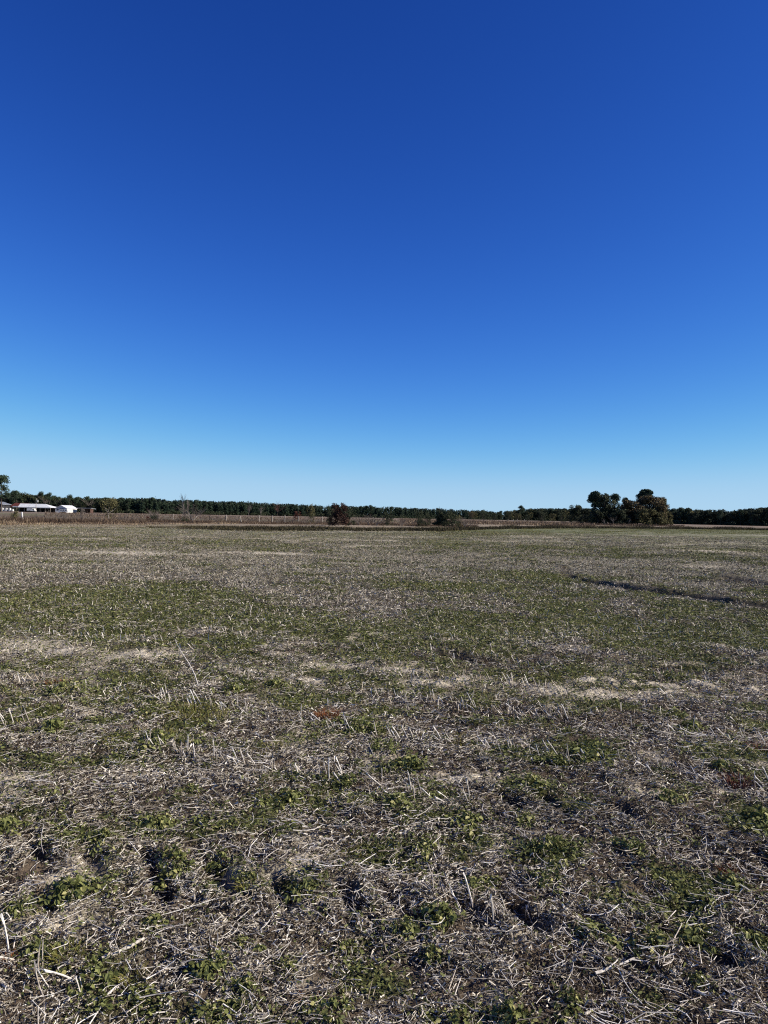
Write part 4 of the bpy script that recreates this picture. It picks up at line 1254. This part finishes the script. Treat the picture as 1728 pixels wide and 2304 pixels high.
for j, (px, yt, d, lean, mt, lab) in enumerate(posts):
    c = at(px, hor(px), d); H = at(px, yt, d)[2]
    rg = np.random.default_rng(800 + j)
    r = .085 if mt is not M_POSTDARK else .065
    if px > 1000: r = .11
    s = 6; t = np.linspace(0, 1, s)
    P = np.stack([rg.normal(0, .008, s), rg.normal(0, .008, s), -.3 + (H + .3) * t], -1)[None]
    V, Fq = tubes(P, (r * np.linspace(1.08, .92, s))[None], 8)
    top = np.arange(len(V) - 8, len(V))
    V[-8:, 2] += rg.normal(0, .02, 8)
    Fq = np.vstack([Fq, [top[[0, 1, 2, 3]], top[[0, 3, 4, 7]], top[[4, 5, 6, 7]]]])
    me = mesh('post', V, Fq); me.materials.append(mt)
    o = obj('post', me, parent=fence)
    o.location = (c[0] - fo[0], d - 79, 0)
    o.rotation_euler = (0, lean, 0)
    o['label'] = lab
    tops.append(np.array([c[0] + math.sin(lean) * H * .8, d, 0, H]))
main = [t_ for t_ in tops if t_[1] < 200]
main.sort(key=lambda t_: t_[0])
for f in (.35, .62, .9):
    prts = []
    for a, b in zip(main[:-1], main[1:]):
        t = np.linspace(0, 1, 6)[:, None]
        A = np.array([a[0], a[1] - .09, a[3] * f]); B = np.array([b[0], b[1] - .09, b[3] * f])
        P = A * (1 - t) + B * t
        P[:, 2] -= .04 * np.sin(t[:, 0] * math.pi)
        prts.append(tubes((P - np.array([fo[0], 79, 0]))[None], np.full((1, 6), .006), 3))
    V, Fq = join(prts)
    me = mesh('wire', V, Fq); me.materials.append(M_WIRE)
    obj('wire', me, parent=fence)


# ------------------------------------------------------------------ farm buildings, left
def box(x0, x1, y0, y1, z0, z1):
    V = np.array([[x0, y0, z0], [x1, y0, z0], [x1, y1, z0], [x0, y1, z0], [x0, y0, z1], [x1, y0, z1], [x1, y1, z1], [x0, y1, z1]], float)
    Fq = np.array([[0, 3, 2, 1], [4, 5, 6, 7], [0, 1, 5, 4], [1, 2, 6, 5], [2, 3, 7, 6], [3, 0, 4, 7]])
    return V, Fq


def part(name, geo, mat, parent, label=None):
    V, Fq = join(geo) if isinstance(geo, list) else geo
    me = mesh(name, V, Fq); me.materials.append(mat)
    o = obj(name, me, parent=parent)
    if label: o['label'] = label
    return o


BD = 345.0
PXM = BD / F


def bx(px):
    return (px - 864) * PXM


def bz(py, px):
    return at(px, py, BD)[2]


def gable(x0, x1, y0, y1, ze, zr, th=.12, ov=.35, ends_in=0.0):
    """roof with its ridge along x; ends_in > 0 makes it hipped. returns two slopes as one closed mesh"""
    ym = (y0 + y1) / 2
    o = ends_in
    low = [[x0 - ov, y0 - ov, ze], [x1 + ov, y0 - ov, ze], [x1 + ov, y1 + ov, ze], [x0 - ov, y1 + ov, ze]]
    rid = [[x0 - ov + o, ym, zr], [x1 + ov - o, ym, zr]]
    V = np.array(low + rid + [[a, b, c - th] for a, b, c in low] + [[a, b, c - th] for a, b, c in rid], float)
    Fq = [[0, 1, 5, 4], [2, 3, 4, 5], [6, 10, 11, 7], [8, 11, 10, 9], [0, 6, 7, 1], [2, 8, 9, 3]]
    Fq += [[1, 2, 5, 5], [3, 0, 4, 4]] if o > 0 else []
    Fq += [[1, 7, 11, 5], [2, 5, 11, 8], [0, 4, 10, 6], [3, 9, 10, 4]]
    Fq = [f for f in Fq if len(set(f)) == 4] + []
    return V, np.array(Fq)


def hip_ends(x0, x1, y0, y1, ze, zr, ov, o):
    ym = (y0 + y1) / 2
    V = np.array([[x0 - ov, y0 - ov, ze], [x0 - ov, y1 + ov, ze], [x0 - ov + o, ym, zr], [x1 + ov, y0 - ov, ze], [x1 + ov, y1 + ov, ze], [x1 + ov - o, ym, zr]], float)
    return V, np.array([[0, 2, 1], [3, 4, 5]])


def gable_wall(x, y0, y1, z0, z1, th=.15):
    ym = (y0 + y1) / 2
    V = np.array([[x, y0, z0], [x, y1, z0], [x, ym, z1], [x + th, y0, z0], [x + th, y1, z0], [x + th, ym, z1]], float)
    Fq = np.array([[0, 1, 2], [3, 5, 4], [0, 3, 4], [0, 4, 1], [1, 4, 5], [1, 5, 2], [2, 5, 3], [2, 3, 0]])
    return V, Fq


def barn_roof(x0, x1, y0, y1, ze, zr, ov=.3, th=.1, l=.25, r=3.4):
    ym = y0 + 1.6
    V = [[x0 - ov, y0 - ov, ze], [x1 + ov, y0 - ov, ze], [x1 + ov, y1 + ov, ze], [x0 - ov, y1 + ov, ze], [x0 - ov + l, ym, zr], [x1 + ov - r, ym, zr]]
    V = np.array(V + [[a, b, c - th] for a, b, c in V], float)
    T = [[0, 1, 5], [0, 5, 4], [1, 2, 5], [2, 3, 4], [2, 4, 5], [3, 0, 4]]
    T += [[a + 6, c + 6, b + 6] for a, b, c in T]
    for a, b in ((0, 1), (1, 2), (2, 3), (3, 0)):
        T += [[a, a + 6, b + 6], [a, b + 6, b]]
    return V, np.array(T)


# long white-roofed open barn
X0, X1 = bx(42), bx(113)
ze, zr = bz(1141.3, 80), bz(1135, 80)
root = empty('open_barn', (X0, BD, 0), 'long open sided barn with a white metal roof', 'barn')
ox = X0
part('roof', barn_roof(0, X1 - X0, 0, 9, ze, zr + .3), M_WHITEROOF, root)
part('back_wall', box(0, X1 - X0, 8.7, 8.9, 0, ze - .12), M_DARKWALL, root)
part('end_wall', box(-.1, .05, .2, 8.7, 0, ze - .12), M_DARKWALL, root)
for k in range(7):
    q = (X1 - X0) * k / 6
    part('post', box(q - .09 + .12, q + .09 + .12 if k < 6 else q, .1, .28, 0, ze - .1), M_POSTPALE, root)
part('lean_to_roof', box(-3.0, -.35, .3, 6, ze - .15, ze + .35), M_WHITEROOF, root)
part('lean_to_post', box(-2.9, -2.75, .4, .55, 0, ze - .152), M_POSTPALE, root)
# fascia along the eave
part('eave_board', box(-.3, X1 - X0 + .3, -.36, -.31, ze - .28, ze + .02), M_WHITEWALL, root)

# white gabled barn
X0, X1 = bx(118), bx(144)
root = empty('white_barn', (X0, BD + 3, 0), 'white gabled barn to the right of the open barn', 'barn')
zr, ze = bz(1136.3, 130), bz(1143.5, 130)
W_ = X1 - X0
def gable_y(x0, x1, y0, y1, ze, zr, th, ov):
    V, Fq = gable(y0, y1, x0, x1, ze, zr, th, ov)
    return V[:, [1, 0, 2]], Fq[:, ::-1]
part('roof', gable_y(0, W_, 0, 12, ze, zr, .1, .25), M_WHITEROOF, root)
part('wall', [box(0, W_, .06, .2, 0, ze - .12), box(0, .15, .2, 12, 0, ze - .12), box(W_ - .15, W_, .2, 12, 0, ze - .12)], M_WHITEWALL, root)
Vg, Fg = gable_wall(0, .12, W_ - .12, ze - .12, zr - .15, .14)
part('gable_wall', (Vg[:, [1, 0, 2]] + np.array([0, .06, 0]), Fg), M_WHITEWALL, root)
dr = part('opening_shade_panel', box(W_ * .42, W_ * .80, .0, .055, 0, 1.9), M_OPENING_SHADE, root)  # flat dark panel on the solid wall, painting the shade of an opening
part('window', box(W_ * .12, W_ * .28, .02, .055, 1.0, 1.8), M_GLASS, root)

# white camper
root = empty('white_trailer', (bx(146), BD - 6, 0), 'white camper trailer parked right of the white barn', 'trailer')
W_ = bx(165) - bx(146)
hb = bz(1146.3, 155)
Vb, Fb = box(0, W_, 0, 2.2, .45, hb)
Vb[4:, 0] = np.where(Vb[4:, 0] < W_ / 2, .25, W_ - .25)
part('body', (Vb, Fb), M_WHITEWALL, root)
for k in range(3):
    part('window', box(W_ * (.15 + .27 * k), W_ * (.30 + .27 * k), -.03, -.002, .45 + (hb - .45) * .45, .45 + (hb - .45) * .8), M_GLASS, root)
def wheel(x, y, r, w, parent, mat=M_TYRE):
    th = np.arange(12) * 2 * math.pi / 12
    V = np.array([[x + r * math.cos(a), y, r + r * math.sin(a)] for a in th] + [[x + r * math.cos(a), y + w, r + r * math.sin(a)] for a in th] + [[x, y, r], [x, y + w, r]])
    Fq = [[i, (i + 1) % 12, 12 + (i + 1) % 12] for i in range(12)] + [[i, 12 + (i + 1) % 12, 12 + i] for i in range(12)] + [[24, (i + 1) % 12, i] for i in range(12)] + [[25, 12 + i, 12 + (i + 1) % 12] for i in range(12)]
    part('wheel', (V, np.array(Fq)), mat, parent)
wheel(W_ * .45, -.02, .33, .2, root); wheel(W_ * .62, -.02, .33, .2, root)
part('tow_bar', box(-.9, 0.02, .9, 1.1, .4, .5), M_METAL, root)

# low brown shed
X0, X1 = bx(153), bx(184)
root = empty('brown_shed', (X0, BD + 10, 0), 'low brown open shed with a thin dark roof', 'shed')
W_ = X1 - X0; hh = bz(1142, 168)
V_, F_ = box(-.4, W_ + .4, -.3, 6, hh - .25, hh)
V_[[2, 3, 6, 7], 2] -= .35
part('roof', (V_, F_), M_GREYROOF, root)
part('wall', [box(W_ * .45, W_, 3.5, 3.65, 0, hh - .65), box(W_ - .12, W_, .2, 3.5, 0, hh - .32)], M_BROWNWALL, root)
for k in range(5):
    part('post', box(W_ * k / 4 - .07 + .1, W_ * k / 4 + .07 + (.1 if k < 4 else -.05), 0, .14, 0, hh - .262), M_POSTDARK, root)

# rusty red roof building and dark house at the left edge
X0, X1 = bx(14), bx(43)
root = empty('red_roof_shed', (X0, BD + 4, 0), 'dark shed with rusty red roof at the far left', 'shed')
W_ = X1 - X0; ze, zr = bz(1139.5, 28), bz(1131, 28)
part('roof', gable(0, W_, 0, 9, ze, zr, .12, .25), M_REDROOF, root)
part('wall', [box(.1, W_ - .1, 8, 8.15, 0, ze - .15)], M_DARKWALL, root)
for k in range(5):
    part('post', box(.1 + (W_ - .3) * k / 4, .25 + (W_ - .3) * k / 4, .05, .2, 0, ze - .13), M_POSTPALE, root)
X0, X1 = bx(-22), bx(14)
root = empty('dark_house', (X0, BD - 4, 0), 'dark house with grey sloping roof cut by the left edge', 'house')
W_ = X1 - X0
zr, ze = bz(1129.5, 4), bz(1136, 14)
V_ = np.array([[0, -.3, zr - .1], [W_ + .5, -.3, ze], [W_ + .5, 8, ze], [0, 8, zr - .1], [0, -.3, zr + .12], [W_ + .5, -.3, ze + .2], [W_ + .5, 8, ze + .2], [0, 8, zr + .12]])
V_[[0, 4], 0] += W_ * .55; V_[[3, 7], 0] += W_ * .55
part('roof', (V_, box(0, 1, 0, 1, 0, 1)[1]), M_GREYROOF, root)
V2_ = np.array([[-.5, -.3, ze], [W_ * .55 - .01, -.3, zr - .1], [W_ * .55 - .01, 8, zr - .1], [-.5, 8, ze], [-.5, -.3, ze + .2], [W_ * .55 - .01, -.3, zr + .12], [W_ * .55 - .01, 8, zr + .12], [-.5, 8, ze + .2]])
part('roof', (V2_, box(0, 1, 0, 1, 0, 1)[1]), M_GREYROOF, root)
part('wall', box(0, W_, 0, 7.6, 0, ze - .05), M_DARKWALL, root)
for q in (.55, .86):
    w_ = part('window', box(W_ * q - .45, W_ * q + .45, -.05, -.01, .9, 1.9), M_WHITEWALL, root)
    part('pane', box(W_ * q - .36, W_ * q + .36, -.075, -.052, .98, 1.82), M_GLASS, w_)

# white things parked under and before the barns
for j, (px, wpx, yt, lab) in enumerate(((12, 4.5, 1142.5, 'small white box leftmost before the dark house'), (21, 4.5, 1142.6, 'small white box second from the left before the red roof shed'),
                                       (30, 4, 1143.2, 'small white box third from the left by the barn'), (38, 3, 1143, 'small white box fourth from the left by the barn'),
                                       (44.5, 2.5, 1145.5, 'smallest white box at the open barn corner'))):
    x0 = bx(px - wpx / 2); w = wpx * PXM; h = bz(yt, px)
    root = empty('white_tank', (x0, BD - 7, 0), lab, 'tank', 'small white tanks before the sheds')
    V_, F_ = box(0, w, 0, 1.1, .25, h - .15); part('tank_body', (V_, F_), M_WHITEWALL, root)
    part('lid', box(w * .3, w * .7, .3, .8, h - .148, h), M_METAL, root)
    part('pallet', box(-.03, w + .03, -.03, 1.13, .05, .248), M_BROWNWALL, root)

# white flatbed truck body under the barn
root = empty('white_truck', (bx(72), BD - 5, 0), 'white farm truck parked before the open barn', 'truck')
W_ = bx(90) - bx(72); h = bz(1143.7, 80)
part('body', box(0, W_ * .68, 0, 2, .55, h), M_WHITEWALL, root)
V_, F_ = box(W_ * .7, W_, .05, 1.95, .5, h - .1); V_[[5, 6], 0] -= .55
part('cab', (V_, F_), M_WHITEWALL, root)
part('window', box(W_ * .74, W_ * .84, .02, .048, h - .75, h - .25), M_GLASS, root)
for q in (.15, .32, .85): wheel(W_ * q, -.02, .38, .22, root)

# utility pole with lamp
c = at(81, hor(81), 330)
root = empty('utility_pole', (c[0], 330, 0), 'tall pale utility pole with a lamp in front of the open barn', 'pole')
H = at(81, 1121, 330)[2]
part('pole', tubes(np.array([[[0, 0, -.3], [0, 0, H * .5], [0, 0, H]]]), np.array([[.15, .13, .10]]), 8), M_POSTPALE, root)
part('lamp_arm', box(.11, .55, -.03, .03, H * .88, H * .88 + .06), M_METAL, root)
part('lamp', box(.45, .85, -.18, .18, H * .72, H * .88 - .003), M_WHITEWALL, root)
print('objects', len(bpy.data.objects))
